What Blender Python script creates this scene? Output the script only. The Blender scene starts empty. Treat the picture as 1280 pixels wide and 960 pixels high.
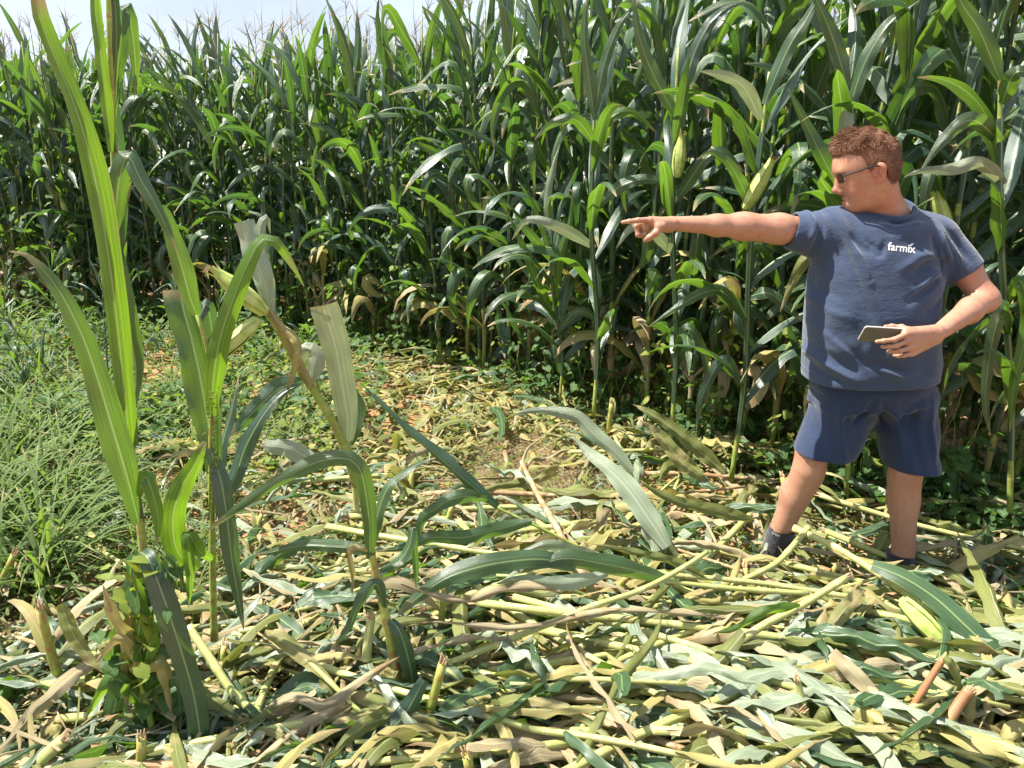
import bpy, math, random
import numpy as np
from mathutils import Vector, Matrix

# ------------------------------------------------------------------ camera, sky, sun, exposure
SC = bpy.context.scene
COL = SC.collection
HCAM, PITCH, FPX = 1.77, math.radians(18), 985.0
cam_d = bpy.data.cameras.new('camera')
cam_d.sensor_width = 36.0
cam_d.lens = FPX / 1280 * 36
cam_d.clip_start, cam_d.clip_end = 0.05, 4000
cam = bpy.data.objects.new('camera', cam_d)
COL.objects.link(cam)
cam.location = (0, 0, HCAM)
cam.rotation_euler = (math.pi / 2 - PITCH, 0, 0)
SC.camera = cam

SUN_EL = math.radians(60)
SUN_AZ = math.radians(171)      # direction to the sun, measured from +X towards +Y: left, a little beyond the man
world = bpy.data.worlds.new('World')
SC.world = world
world.use_nodes = True
wn, wl = world.node_tree.nodes, world.node_tree.links
wn.clear()
w_out = wn.new('ShaderNodeOutputWorld')
w_bg = wn.new('ShaderNodeBackground')
sky = wn.new('ShaderNodeTexSky')
sky.sky_type = 'NISHITA'
sky.sun_disc = False
sky.sun_elevation = SUN_EL
sky.sun_rotation = math.pi / 2 - SUN_AZ
sky.air_density, sky.dust_density, sky.ozone_density = 1.0, 3.5, 1.0
w_bg.inputs['Strength'].default_value = 0.070
# thin summer cloud, laid over the sky by direction
tc = wn.new('ShaderNodeTexCoord')
mp = wn.new('ShaderNodeMapping'); mp.inputs['Scale'].default_value = (1.2, 1.2, 4.0)
ns = wn.new('ShaderNodeTexNoise'); ns.inputs['Scale'].default_value = 2.6; ns.inputs['Detail'].default_value = 7
cr = wn.new('ShaderNodeValToRGB')
cr.color_ramp.elements[0].position = 0.40; cr.color_ramp.elements[0].color = (0.35, 0.35, 0.35, 1)
cr.color_ramp.elements[1].position = 0.66; cr.color_ramp.elements[1].color = (0.80, 0.80, 0.80, 1)
mx = wn.new('ShaderNodeMix'); mx.data_type = 'RGBA'
mx.inputs[7].default_value = (5.9, 6.9, 8.6, 1)
wl.new(tc.outputs['Generated'], mp.inputs['Vector']); wl.new(mp.outputs[0], ns.inputs['Vector'])
wl.new(ns.outputs['Fac'], cr.inputs[0]); wl.new(cr.outputs[0], mx.inputs[0])
wl.new(sky.outputs[0], mx.inputs[6]); wl.new(mx.outputs[2], w_bg.inputs['Color'])
wl.new(w_bg.outputs[0], w_out.inputs[0])

sun_d = bpy.data.lights.new('sun', 'SUN')
sun_d.energy = 5.0
sun_d.angle = math.radians(0.53)
sun_d.color = (1.0, 0.95, 0.86)
sun = bpy.data.objects.new('sun', sun_d)
COL.objects.link(sun)
sdir = Vector((math.cos(SUN_EL) * math.cos(SUN_AZ), math.cos(SUN_EL) * math.sin(SUN_AZ), math.sin(SUN_EL)))
sun.rotation_euler = sdir.to_track_quat('Z', 'Y').to_euler()

SC.view_settings.view_transform = 'Standard'
SC.view_settings.look = 'None'
SC.view_settings.gamma = 1.0
SC.view_settings.exposure = 1.38
SC.render.engine = 'CYCLES'
SC.cycles.max_bounces = 7
SC.cycles.diffuse_bounces = 3
SC.cycles.glossy_bounces = 2
SC.cycles.transmission_bounces = 5
SC.cycles.transparent_max_bounces = 8
SC.cycles.use_denoising = True
SC.cycles.sample_clamp_indirect = 6.0
SC.cycles.caustics_reflective = False
SC.cycles.caustics_refractive = False

# ------------------------------------------------------------------ helpers
R = random.Random(7)

def P(px, py, Y):
    """world point at depth Y seen at photo pixel (px, py)"""
    u, v = (px - 640) / FPX, (480 - py) / FPX
    dy = math.cos(PITCH) + v * math.sin(PITCH)
    dz = -math.sin(PITCH) + v * math.cos(PITCH)
    return np.array([u * Y / dy, Y, HCAM + dz * Y / dy])

def G(px, py, z=0.0):
    u, v = (px - 640) / FPX, (480 - py) / FPX
    dy = math.cos(PITCH) + v * math.sin(PITCH)
    dz = -math.sin(PITCH) + v * math.cos(PITCH)
    t = (z - HCAM) / dz
    return np.array([u * t, dy * t, z])

def nrm(a):
    a = np.asarray(a, float)
    return a / np.maximum(np.linalg.norm(a, axis=-1, keepdims=True), 1e-9)

class MB:
    """collects pieces of geometry for ONE mesh object"""
    def __init__(s):
        s.v, s.f, s.uv, s.n = [], [], [], 0
    def add(s, V, F, UV=None):
        V = np.asarray(V, float).reshape(-1, 3); F = np.asarray(F, int).reshape(-1, 4)
        if UV is None: UV = np.zeros((len(V), 2))
        s.v.append(V); s.f.append(F + s.n); s.uv.append(np.asarray(UV, float)); s.n += len(V)
        return s
    def mesh(s, name, mat, smooth=True):
        V = np.concatenate(s.v); F = np.concatenate(s.f); UV = np.concatenate(s.uv)
        me = bpy.data.meshes.new(name)
        me.vertices.add(len(V)); me.vertices.foreach_set('co', V.astype(np.float32).ravel())
        tri = F[:, 2] == F[:, 3]
        ln = np.where(tri, 3, 4)
        st = np.concatenate([[0], np.cumsum(ln)[:-1]])
        mask = np.ones(F.shape, bool); mask[tri, 3] = False
        li = F[mask]
        me.loops.add(len(li)); me.loops.foreach_set('vertex_index', li.astype(np.int32))
        me.polygons.add(len(F)); me.polygons.foreach_set('loop_start', st.astype(np.int32))
        me.update(calc_edges=True)
        uvl = me.uv_layers.new(name='UVMap')
        uvl.data.foreach_set('uv', UV[li].astype(np.float32).ravel())
        if smooth: me.polygons.foreach_set('use_smooth', np.ones(len(F), bool))
        me.materials.append(mat)
        me.validate()
        return me
    def build(s, name, mat, parent=None, loc=None, smooth=True):
        return link(name, s.mesh(name, mat, smooth), parent, loc)

def link(name, data, parent=None, loc=None):
    o = bpy.data.objects.new(name, data)
    COL.objects.link(o)
    if parent is not None: o.parent = parent
    if loc is not None: o.location = [float(c) for c in loc]
    return o

def tag(o, label=None, cat=None, group=None, kind=None):
    if label: o['label'] = label
    if cat: o['category'] = cat
    if group: o['group'] = group
    if kind: o['kind'] = kind
    return o

def thing(name, label, cat, loc=(0, 0, 0), group=None):
    o = link(name, None, None, loc)
    o.empty_display_size = 0.1
    return tag(o, label, cat, group)

def grid_faces(n, m, closed=False):
    i = np.arange(n - 1)[:, None]; mm = m if closed else m - 1
    j = np.arange(mm)[None, :]; j2 = (j + 1) % m
    return np.stack([i * m + j, i * m + j2, (i + 1) * m + j2, (i + 1) * m + j], -1).reshape(-1, 4)

def catmull(pts, n):
    pts = np.asarray(pts, float)
    if len(pts) == 2:
        t = np.linspace(0, 1, n)[:, None]; return pts[0] * (1 - t) + pts[1] * t
    p = np.vstack([2 * pts[0] - pts[1], pts, 2 * pts[-1] - pts[-2]])
    seg = np.linalg.norm(np.diff(pts, axis=0), axis=1); cum = np.concatenate([[0], np.cumsum(seg)])
    q = np.linspace(0, cum[-1], n); out = []
    for d in q:
        k = min(np.searchsorted(cum, d, side='right') - 1, len(seg) - 1)
        t = (d - cum[k]) / max(seg[k], 1e-9)
        a, b, c, e = p[k], p[k + 1], p[k + 2], p[k + 3]
        out.append(0.5 * (2 * b + (c - a) * t + (2 * a - 5 * b + 4 * c - e) * t * t + (3 * b - a - 3 * c + e) * t ** 3))
    return np.array(out)

def tangents(C):
    return nrm(np.gradient(C, axis=0))

def tube(C, rad, sides=8, uid=0, cap=True):
    C = np.asarray(C, float); n = len(C); rad = np.broadcast_to(rad, (n,))
    T = tangents(C)
    ref = np.array([0, 0, 1.0]) if abs(T[0][2]) < 0.8 else np.array([1.0, 0, 0])
    A = []
    a = nrm(np.cross(T[0], ref))
    for k in range(n):
        a = nrm(a - T[k] * np.dot(a, T[k])); A.append(a)
    A = np.array(A); B = np.cross(T, A)
    th = np.arange(sides) / sides * 2 * np.pi
    V = C[:, None] + rad[:, None, None] * (A[:, None] * np.cos(th)[None, :, None] + B[:, None] * np.sin(th)[None, :, None])
    s = np.concatenate([[0], np.cumsum(np.linalg.norm(np.diff(C, axis=0), axis=1))])
    UV = np.stack([np.broadcast_to((s + uid)[:, None], (n, sides)), np.broadcast_to(th[None] / 6.283, (n, sides))], -1)
    V = V.reshape(-1, 3); UV = UV.reshape(-1, 2); F = grid_faces(n, sides, True)
    if cap:
        b = len(V)
        V = np.vstack([V, C[0], C[-1]]); UV = np.vstack([UV, [uid, 0.5], [uid + s[-1], 0.5]])
        j = np.arange(sides); j2 = (j + 1) % sides
        F = np.vstack([F, np.stack([np.full(sides, b), j2, j, j], -1),
                       np.stack([np.full(sides, b + 1), (n - 1) * sides + j, (n - 1) * sides + j2, (n - 1) * sides + j2], -1)])
    return V, F, UV

def ribbon(C, S, W, fold=0.25, wave=0.0, cols=5, uid=0, ph=0.0, freq=18.0, u=None, curl=0.0):
    """leaf blade: centre line C, side vectors S, half widths W; uv.x = uid + length 0..1, uv.y across"""
    C = np.asarray(C, float); n = len(C)
    T = tangents(C); S = nrm(S - T * np.sum(S * T, -1, keepdims=True)); N = np.cross(S, T)
    if u is None: u = np.linspace(0, 1, n)
    v = np.linspace(-1, 1, cols)[None, :, None]
    W = np.broadcast_to(W, (n,))[:, None, None]
    av = np.abs(v)
    f = fold if np.ndim(fold) == 0 else np.asarray(fold)[:, None, None]
    uu = u[:, None, None]
    rip = wave * av ** 2 * np.sin(freq * uu + ph + np.sign(v) * 1.3)
    V = C[:, None] + S[:, None] * W * v * np.cos(f * (0.6 + 0.4 * av)) + N[:, None] * (W * (av * np.sin(f) - curl * av ** 2) + rip * W)
    UV = np.stack([np.broadcast_to(uid + np.clip(u, 0.002, 0.998)[:, None], (n, cols)),
                   np.broadcast_to((v[..., 0] + 1) / 2, (n, cols))], -1)
    return V.reshape(-1, 3), grid_faces(n, cols), UV.reshape(-1, 2)

def wprof(u, wmax):
    return wmax * np.minimum(1, 0.42 + 2.6 * u) * np.maximum(0.02, 1 - u ** 2.6) ** 0.85

def maize_leaf(rng, p0, az, th0, L, w, droop, roll=0.0, drift=0.3, kink=None, n=13, cols=5, uid=0, fold=None, wave=None):
    """a maize blade growing from p0, rising at th0 and arching over"""
    u = np.linspace(0, 1, n)
    th = th0 - droop * u ** 1.6
    if kink is not None:
        th = th - kink[1] / (1 + np.exp(-(u - kink[0]) * 28))
    a = az + drift * u ** 1.5 + 0.05 * np.sin(u * 9 + uid)
    D = np.stack([np.cos(th) * np.cos(a), np.cos(th) * np.sin(a), np.sin(th)], -1)
    C = np.asarray(p0) + np.concatenate([np.zeros((1, 3)), np.cumsum((D[1:] + D[:-1]) / 2 * (L / (n - 1)), 0)])
    S0 = np.stack([-np.sin(a), np.cos(a), 0 * a], -1)
    N0 = np.cross(S0, D)
    r = (roll * u ** 1.2)[:, None]
    S = S0 * np.cos(r) + N0 * np.sin(r)
    fo = (0.75 * (1 - u) ** 2 + 0.22) if fold is None else fold
    return ribbon(C, S, wprof(u, w), fo, rng.uniform(.08, .28) if wave is None else wave, cols, uid, rng.uniform(0, 6), rng.uniform(14, 26), u)
# ------------------------------------------------------------------ materials
class NT:
    def __init__(s, name):
        s.m = bpy.data.materials.new(name); s.m.use_nodes = True
        s.t = s.m.node_tree; s.n = s.t.nodes; s.l = s.t.links; s.n.clear()
        s.out = s.n.new('ShaderNodeOutputMaterial')
    def node(s, t, **k):
        o = s.n.new(t)
        for a, b in k.items():
            if a.startswith('i_'): o.inputs[a[2:].replace('_', ' ')].default_value = b
            else: setattr(o, a, b)
        return o
    def math(s, op, a, b=None, c=None, clamp=False):
        o = s.n.new('ShaderNodeMath'); o.operation = op; o.use_clamp = clamp
        for i, x in enumerate((a, b, c)):
            if x is None: continue
            if isinstance(x, (int, float)): o.inputs[i].default_value = x
            else: s.l.new(x, o.inputs[i])
        return o.outputs[0]
    def mix(s, fac, a, b, blend='MIX'):
        o = s.n.new('ShaderNodeMix'); o.data_type = 'RGBA'; o.blend_type = blend
        for i, x in ((0, fac), (6, a), (7, b)):
            if isinstance(x, (int, float)): o.inputs[i].default_value = x
            elif isinstance(x, tuple): o.inputs[i].default_value = (*x[:3], 1)
            else: s.l.new(x, o.inputs[i])
        return o.outputs[2]
    def noise(s, scale, detail=3, vec=None, rough=0.5, dim='3D'):
        o = s.n.new('ShaderNodeTexNoise'); o.inputs['Scale'].default_value = scale; o.inputs['Detail'].default_value = detail
        o.inputs['Roughness'].default_value = rough; o.noise_dimensions = dim
        if vec is not None: s.l.new(vec, o.inputs['Vector'])
        return o.outputs['Fac']
    def ramp(s, fac, stops):
        o = s.n.new('ShaderNodeValToRGB'); e = o.color_ramp.elements
        while len(e) < len(stops): e.new(0.5)
        for k, (p, c) in enumerate(stops):
            e[k].position = p; e[k].color = (*c[:3], 1) if len(c) >= 3 else (c[0],) * 3 + (1,)
        s.l.new(fac, o.inputs[0]); return o.outputs[0]
    def smooth(s, x, lo, hi):
        o = s.n.new('ShaderNodeMapRange'); o.interpolation_type = 'SMOOTHSTEP'
        s.l.new(x, o.inputs[0]); o.inputs[1].default_value = lo; o.inputs[2].default_value = hi
        return o.outputs[0]
    def bsdf(s, col, rough=0.5, spec=0.5, bump=None, bstr=0.3, bdist=0.01, **k):
        o = s.n.new('ShaderNodeBsdfPrincipled')
        if isinstance(col, tuple): o.inputs['Base Color'].default_value = (*col, 1)
        else: s.l.new(col, o.inputs['Base Color'])
        if isinstance(rough, (int, float)): o.inputs['Roughness'].default_value = rough
        else: s.l.new(rough, o.inputs['Roughness'])
        o.inputs['Specular IOR Level'].default_value = spec
        for a, b in k.items():
            i = o.inputs[a.replace('_', ' ')]
            i.default_value = b
        if bump is not None:
            bn = s.n.new('ShaderNodeBump'); bn.inputs['Strength'].default_value = bstr; bn.inputs['Distance'].default_value = bdist
            s.l.new(bump, bn.inputs['Height']); s.l.new(bn.outputs[0], o.inputs['Normal'])
        return o
    def done(s, sh):
        s.l.new(sh, s.out.inputs['Surface']); return s.m

def leaf_mat(name, cA, cB, trans, tfac, rough=0.38, spec=0.5, rib=(0.30, 0.40, 0.16), dry=(0.38, 0.31, 0.14), dryamt=0.0, tip=0.9, vein=1.0, hvar=0.12, sheen=0.0, bd=.0016):
    """maize blade: pale midrib, parallel veins, blotches, withered tip"""
    t = NT(name)
    uv = t.node('ShaderNodeUVMap'); sp = t.node('ShaderNodeSeparateXYZ'); t.l.new(uv.outputs[0], sp.inputs[0])
    ux, uy = sp.outputs[0], sp.outputs[1]
    u = t.math('FRACT', ux); idn = t.math('FLOOR', ux)
    oi = t.node('ShaderNodeObjectInfo')
    wn_ = t.node('ShaderNodeTexWhiteNoise', noise_dimensions='2D')
    cv = t.node('ShaderNodeCombineXYZ'); t.l.new(idn, cv.inputs[0]); t.l.new(oi.outputs['Random'], cv.inputs[1])
    t.l.new(cv.outputs[0], wn_.inputs['Vector'])
    rnd = wn_.outputs['Value']
    tc_ = t.node('ShaderNodeTexCoord'); ob = tc_.outputs['Object']
    n1 = t.noise(9, 4, ob); n2 = t.noise(60, 3, ob)
    # long streaks along the blade
    st = t.node('ShaderNodeCombineXYZ'); t.l.new(t.math('MULTIPLY', u, 3.0), st.inputs[0]); t.l.new(t.math('MULTIPLY', uy, 26.0), st.inputs[1]); t.l.new(t.math('MULTIPLY', idn, 7.3), st.inputs[2])
    sn = t.noise(1.0, 3, st.outputs[0])
    base = t.mix(t.math('ADD', t.math('MULTIPLY', rnd, 0.7), t.math('MULTIPLY', n1, 0.4), clamp=True), cA, cB)
    base = t.mix(t.math('MULTIPLY', t.smooth(sn, 0.35, 0.75), 0.35 * vein), base, tuple(min(1, c * 1.7 + .01) for c in cB))
    fine = t.math('SINE', t.math('MULTIPLY', uy, 150.0))
    base = t.mix(t.math('MULTIPLY', t.math('ADD', fine, 1.0), 0.10 * vein), base, tuple(c * 2.0 for c in cB))
    base = t.mix(t.math('MULTIPLY', t.smooth(n2, 0.68, 0.8), 0.25), base, dry)
    ctr = t.math('ABSOLUTE', t.math('SUBTRACT', uy, 0.5))
    ribm = t.math('SUBTRACT', 1.0, t.smooth(ctr, 0.018, 0.05))
    base = t.mix(t.math('MULTIPLY', ribm, 0.85), base, rib)
    # withered tips and edges
    wob = t.math('ADD', u, t.math('MULTIPLY', t.math('SUBTRACT', n1, 0.5), 0.35))
    tipm = t.smooth(wob, tip, tip + 0.1)
    edge = t.smooth(t.math('ADD', t.math('MULTIPLY', ctr, 2.0), t.math('MULTIPLY', t.math('SUBTRACT', n1, 0.62), 1.0)), 0.93, 1.05)
    dm = t.math('MAXIMUM', tipm, t.math('MULTIPLY', edge, 0.7))
    if dryamt > 0:
        dm = t.math('MAXIMUM', dm, t.smooth(t.math('ADD', n1, t.math('MULTIPLY', rnd, 0.35)), 0.98 - dryamt * .6, 1.24 - dryamt * .6))
    base = t.mix(dm, base, t.mix(n2, dry, tuple(c * 1.35 for c in dry)))
    bh = t.math('ADD', t.math('MULTIPLY', fine, 0.35), t.math('ADD', t.math('MULTIPLY', sn, 0.8), t.math('MULTIPLY', ribm, 1.4)))
    rg = t.math('ADD', rough - .08, t.math('MULTIPLY', sn, 0.2))
    b = t.bsdf(base, rg, spec, bh, 0.6, bd)
    if sheen:
        b.inputs['Sheen Weight'].default_value = sheen; b.inputs['Sheen Roughness'].default_value = 0.4
    tr = t.node('ShaderNodeBsdfTranslucent')
    tv = t.mix(t.smooth(t.math('ADD', sn, t.math('MULTIPLY', fine, .10)), .30, .72), tuple(c * .62 for c in trans), tuple(min(1, c * 1.15) for c in trans))
    tcx = t.mix(dm, t.mix(ribm, tv, tuple(min(1, c * .9 + .10) for c in trans)), tuple(c * .6 for c in dry))
    t.l.new(tcx, tr.inputs['Color'])
    ms = t.node('ShaderNodeMixShader'); ms.inputs[0].default_value = tfac
    t.l.new(b.outputs[0], ms.inputs[1]); t.l.new(tr.outputs[0], ms.inputs[2])
    return t.done(ms.outputs[0])

M = {}
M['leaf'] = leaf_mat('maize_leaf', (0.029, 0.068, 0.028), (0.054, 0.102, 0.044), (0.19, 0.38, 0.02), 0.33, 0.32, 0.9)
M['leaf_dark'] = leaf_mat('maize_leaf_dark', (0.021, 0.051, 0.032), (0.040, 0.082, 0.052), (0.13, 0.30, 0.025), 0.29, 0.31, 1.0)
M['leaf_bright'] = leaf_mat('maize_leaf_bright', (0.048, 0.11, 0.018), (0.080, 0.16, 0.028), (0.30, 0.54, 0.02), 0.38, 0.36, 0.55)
M['leaf_wilt'] = leaf_mat('maize_leaf_wilted', (0.10, 0.125, 0.032), (0.22, 0.235, 0.070), (0.34, 0.38, 0.06), 0.28, 0.42, 0.5, rib=(0.42, 0.44, 0.20), dryamt=0.42, tip=0.85, bd=.003)
M['leaf_pale_glare'] = leaf_mat('maize_leaf_pale_glare', (0.17, 0.215, 0.13), (0.28, 0.33, 0.22), (0.34, 0.42, 0.16), 0.24, 0.30, 0.95, rib=(0.46, 0.50, 0.36), dryamt=0.05, tip=0.97, bd=.0025)  # base and midrib whitened to paint in sun glare on waxy blades
M['leaf_dry'] = leaf_mat('maize_leaf_dry', (0.22, 0.17, 0.085), (0.46, 0.385, 0.23), (0.42, 0.34, 0.13), 0.20, 0.6, 0.3, rib=(0.52, 0.46, 0.28), dry=(0.30, 0.21, 0.10), dryamt=0.4, tip=0.8, bd=.004)
M['leaf_yellow'] = leaf_mat('maize_leaf_yellowing', (0.22, 0.20, 0.06), (0.38, 0.33, 0.12), (0.42, 0.38, 0.08), 0.32, 0.45, 0.4, rib=(0.5, 0.5, 0.22), dryamt=0.5, tip=0.7)
M['weed'] = leaf_mat('weed_leaf', (0.036, 0.088, 0.024), (0.070, 0.145, 0.034), (0.24, 0.43, 0.04), 0.34, 0.42, 0.45, rib=(0.12, 0.22, 0.06), tip=2.0, vein=0.3)
M['weed_yellow'] = leaf_mat('weed_leaf_yellow', (0.14, 0.20, 0.03), (0.24, 0.30, 0.05), (0.42, 0.5, 0.05), 0.34, 0.45, 0.4, rib=(0.2, 0.3, 0.08), tip=2.0, vein=0.3, dryamt=.3)
M['grass'] = leaf_mat('grass_blade', (0.060, 0.110, 0.020), (0.125, 0.185, 0.040), (0.28, 0.46, 0.04), 0.30, 0.38, 0.5, rib=(0.12, 0.2, 0.08), tip=0.86)

def stalk_mat(name, a, b, node_c, brown, bamt, rough=0.42, red=None):
    t = NT(name)
    uv = t.node('ShaderNodeUVMap'); sp = t.node('ShaderNodeSeparateXYZ'); t.l.new(uv.outputs[0], sp.inputs[0])
    tc_ = t.node('ShaderNodeTexCoord'); ob = tc_.outputs['Object']
    oi = t.node('ShaderNodeObjectInfo')
    n1 = t.noise(7, 4, ob); n2 = t.noise(45, 4, ob)
    base = t.mix(t.math('ADD', t.math('MULTIPLY', n1, 0.7), t.math('MULTIPLY', oi.outputs['Random'], 0.4), clamp=True), a, b)
    # nodes every 17 cm: a paler ring with a brown line
    ph = t.math('ABSOLUTE', t.math('SUBTRACT', t.math('FRACT', t.math('DIVIDE', sp.outputs[0], 0.17)), 0.5))
    ring = t.smooth(ph, 0.40, 0.47)
    line = t.smooth(ph, 0.475, 0.495)
    base = t.mix(t.math('MULTIPLY', ring, 0.6), base, node_c)
    base = t.mix(t.math('MULTIPLY', line, 0.6), base, brown)
    fib = t.math('SINE', t.math('MULTIPLY', sp.outputs[1], 110.0))
    base = t.mix(t.math('MULTIPLY', t.math('ADD', fib, 1.0), 0.12), base, tuple(min(1, c * 1.5) for c in b))
    base = t.mix(t.smooth(t.math('ADD', n2, t.math('MULTIPLY', n1, 0.5)), 0.95 - bamt, 1.35 - bamt), base, brown)
    if red: base = t.mix(t.math('MULTIPLY', t.smooth(t.math('ADD', sp.outputs[0], t.math('MULTIPLY', t.math('SUBTRACT', n1, .5), .12)), red[0], red[1]), .9), base, t.mix(n2, (0.20, 0.055, 0.035), (0.40, 0.19, 0.09)))
    bs = t.bsdf(base, rough, 0.45, t.math('ADD', t.math('MULTIPLY', fib, 0.4), n2), 0.4, 0.0015)
    bs.inputs['Subsurface Weight'].default_value = 0.0
    return t.done(bs.outputs[0])
M['stalk'] = stalk_mat('maize_stalk', (0.17, 0.27, 0.045), (0.28, 0.36, 0.07), (0.44, 0.46, 0.15), (0.24, 0.14, 0.05), 0.30)
M['stalk_fallen'] = stalk_mat('fallen_stalk', (0.27, 0.32, 0.08), (0.43, 0.43, 0.16), (0.58, 0.54, 0.26), (0.36, 0.26, 0.10), 0.26)
M['stalk_dry'] = stalk_mat('dry_stalk', (0.46, 0.38, 0.20), (0.58, 0.50, 0.29), (0.5, 0.42, 0.24), (0.28, 0.16, 0.07), 0.5, 0.6)
M['stalk_stub'] = stalk_mat('broken_stalk', (0.22, 0.30, 0.05), (0.36, 0.40, 0.09), (0.46, 0.42, 0.16), (0.34, 0.16, 0.06), 0.36)

M['stalk_red'] = stalk_mat('red_tipped_stalk', (0.28, 0.36, 0.06), (0.42, 0.46, 0.11), (0.46, 0.42, 0.16), (0.34, 0.16, 0.06), 0.30, red=(.16, .25))
M['stalk_foot'] = stalk_mat('brown_footed_stalk', (0.22, 0.30, 0.05), (0.36, 0.40, 0.09), (0.46, 0.42, 0.16), (0.34, 0.16, 0.06), 0.34, red=(.20, .06))
def simple(name, a, b, scale=30, rough=0.5, spec=0.4, bstr=0.3, bdist=0.002, **k):
    t = NT(name); tc_ = t.node('ShaderNodeTexCoord'); n1 = t.noise(scale, 4, tc_.outputs['Object'])
    bs = t.bsdf(t.mix(t.smooth(n1, 0.3, 0.7), a, b), rough, spec, n1, bstr, bdist, **k)
    return t.done(bs.outputs[0])
M['husk'] = simple('corn_husk', (0.34, 0.44, 0.09), (0.50, 0.56, 0.18), 40, 0.45)
M['silk'] = simple('corn_silk', (0.16, 0.06, 0.03), (0.30, 0.14, 0.06), 60, 0.6)
M['tassel'] = simple('maize_tassel', (0.36, 0.27, 0.16), (0.42, 0.30, 0.22), 50, 0.7)
M['pith'] = simple('broken_stalk_end', (0.42, 0.22, 0.12), (0.55, 0.42, 0.24), 120, 0.7)
M['clod'] = simple('earth_clod', (0.34, 0.18, 0.08), (0.46, 0.27, 0.13), 40, 0.9, 0.2, 0.8, 0.006)

# red-brown field soil with straw-coloured dust
t = NT('field_soil'); tc_ = t.node('ShaderNodeTexCoord'); ob = tc_.outputs['Object']
nA, nB, nC = t.noise(1.3, 5, ob), t.noise(14, 6, ob, .62), t.noise(90, 3, ob)
c = t.ramp(nB, [(0.3, (0.13, 0.065, 0.028)), (0.5, (0.30, 0.165, 0.075)), (0.72, (0.43, 0.27, 0.14))])
c = t.mix(t.math('MULTIPLY', t.smooth(nA, 0.45, 0.7), 0.6), c, (0.24, 0.20, 0.09))
c = t.mix(t.math('MULTIPLY', t.smooth(nC, 0.58, 0.68), 0.5), c, (0.50, 0.40, 0.22))
M['soil'] = t.done(t.bsdf(c, 0.92, 0.2, t.math('ADD', nB, t.math('MULTIPLY', nC, 0.4)), 0.9, 0.02).outputs[0])

# skin
def skin_mat(name, a, b, red):
    t = NT(name); tc_ = t.node('ShaderNodeTexCoord'); ob = tc_.outputs['Object']
    n1, n2, n3 = t.noise(14, 4, ob), t.noise(55, 3, ob), t.noise(420, 2, ob)
    c = t.mix(n1, a, b)
    c = t.mix(t.math('MULTIPLY', t.smooth(n2, 0.45, 0.75), 0.5), c, red)
    c = t.mix(t.math('MULTIPLY', t.smooth(t.noise(160, 3, ob), 0.60, 0.70), 0.35), c, tuple(x * .6 for x in a))
    at = t.node('ShaderNodeAttribute', attribute_name='flush')
    c = t.mix(at.outputs['Fac'], c, red)
    bs = t.bsdf(c, 0.48, 0.42, t.math('ADD', n3, t.math('MULTIPLY', n2, 0.6)), 0.35, 0.0012)
    bs.inputs['Subsurface Weight'].default_value = 0.12
    bs.inputs['Subsurface Radius'].default_value = (1.0, 0.35, 0.2)
    bs.inputs['Subsurface Scale'].default_value = 0.008
    return t.done(bs.outputs[0])
M['skin'] = skin_mat('skin', (0.34, 0.170, 0.105), (0.46, 0.255, 0.165), (0.40, 0.115, 0.080))

def cloth_mat(name, a, b, wv=1400.0, rough=0.85, bstr=0.24, sheen=0.25):
    t = NT(name); tc_ = t.node('ShaderNodeTexCoord'); ob = tc_.outputs['Object']
    sp = t.node('ShaderNodeSeparateXYZ'); t.l.new(ob, sp.inputs[0])
    n1, n2 = t.noise(5, 5, ob), t.noise(240, 2, ob)
    mp_ = t.node('ShaderNodeMapping'); mp_.inputs['Scale'].default_value = (1.0, 1.0, 2.2); mp_.inputs['Rotation'].default_value = (0, .5, 0); t.l.new(ob, mp_.inputs[0])
    n3 = t.noise(19, 5, mp_.outputs[0], .55); n3.node.inputs['Distortion'].default_value = 1.6
    c = t.mix(n1, a, b); c = t.mix(t.math('MULTIPLY', n2, 0.3), c, tuple(min(1, x * 1.35) for x in b))
    h = t.math('ADD', t.math('MULTIPLY', n2, 0.12), t.math('MULTIPLY', n3, 1.0))
    bs = t.bsdf(c, rough, 0.2, h, bstr, 0.012)
    bs.inputs['Sheen Weight'].default_value = sheen; bs.inputs['Sheen Roughness'].default_value = 0.5
    return t.done(bs.outputs[0])
M['shirt'] = cloth_mat('navy_jersey', (0.029, 0.045, 0.085), (0.038, 0.058, 0.105))
M['shorts'] = cloth_mat('blue_shorts_cloth', (0.015, 0.026, 0.058), (0.021, 0.034, 0.074), bstr=0.3)
M['sock'] = cloth_mat('sock_knit', (0.022, 0.022, 0.027), (0.036, 0.036, 0.042), bstr=0.5)
M['shoe'] = simple('shoe_fabric', (0.030, 0.028, 0.032), (0.050, 0.046, 0.052), 90, 0.6)
M['shoe_patch'] = simple('shoe_panel', (0.24, 0.20, 0.23), (0.32, 0.27, 0.30), 60, 0.6)
M['sole'] = simple('shoe_sole', (0.30, 0.28, 0.28), (0.4, 0.38, 0.38), 60, 0.7)
M['hair'] = simple('brown_hair', (0.085, 0.038, 0.021), (0.27, 0.125, 0.068), 260, 0.6, 0.3)
M['frame'] = simple('spectacle_frame', (0.012, 0.012, 0.016), (0.02, 0.02, 0.025), 60, 0.55, 0.25)
M['white'] = simple('white_print', (0.80, 0.80, 0.80), (0.84, 0.84, 0.84), 60, 0.6)
M['sock_print'] = simple('grey_print', (0.42, 0.42, 0.44), (0.5, 0.5, 0.52), 60, 0.7)
M['phone_back'] = simple('phone_casing', (0.085, 0.085, 0.078), (0.115, 0.112, 0.10), 20, 0.3, 0.5, 0.02)
M['phone_edge'] = simple('phone_edge', (0.42, 0.40, 0.36), (0.5, 0.48, 0.43), 20, 0.3, 0.6, 0.02)
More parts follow.
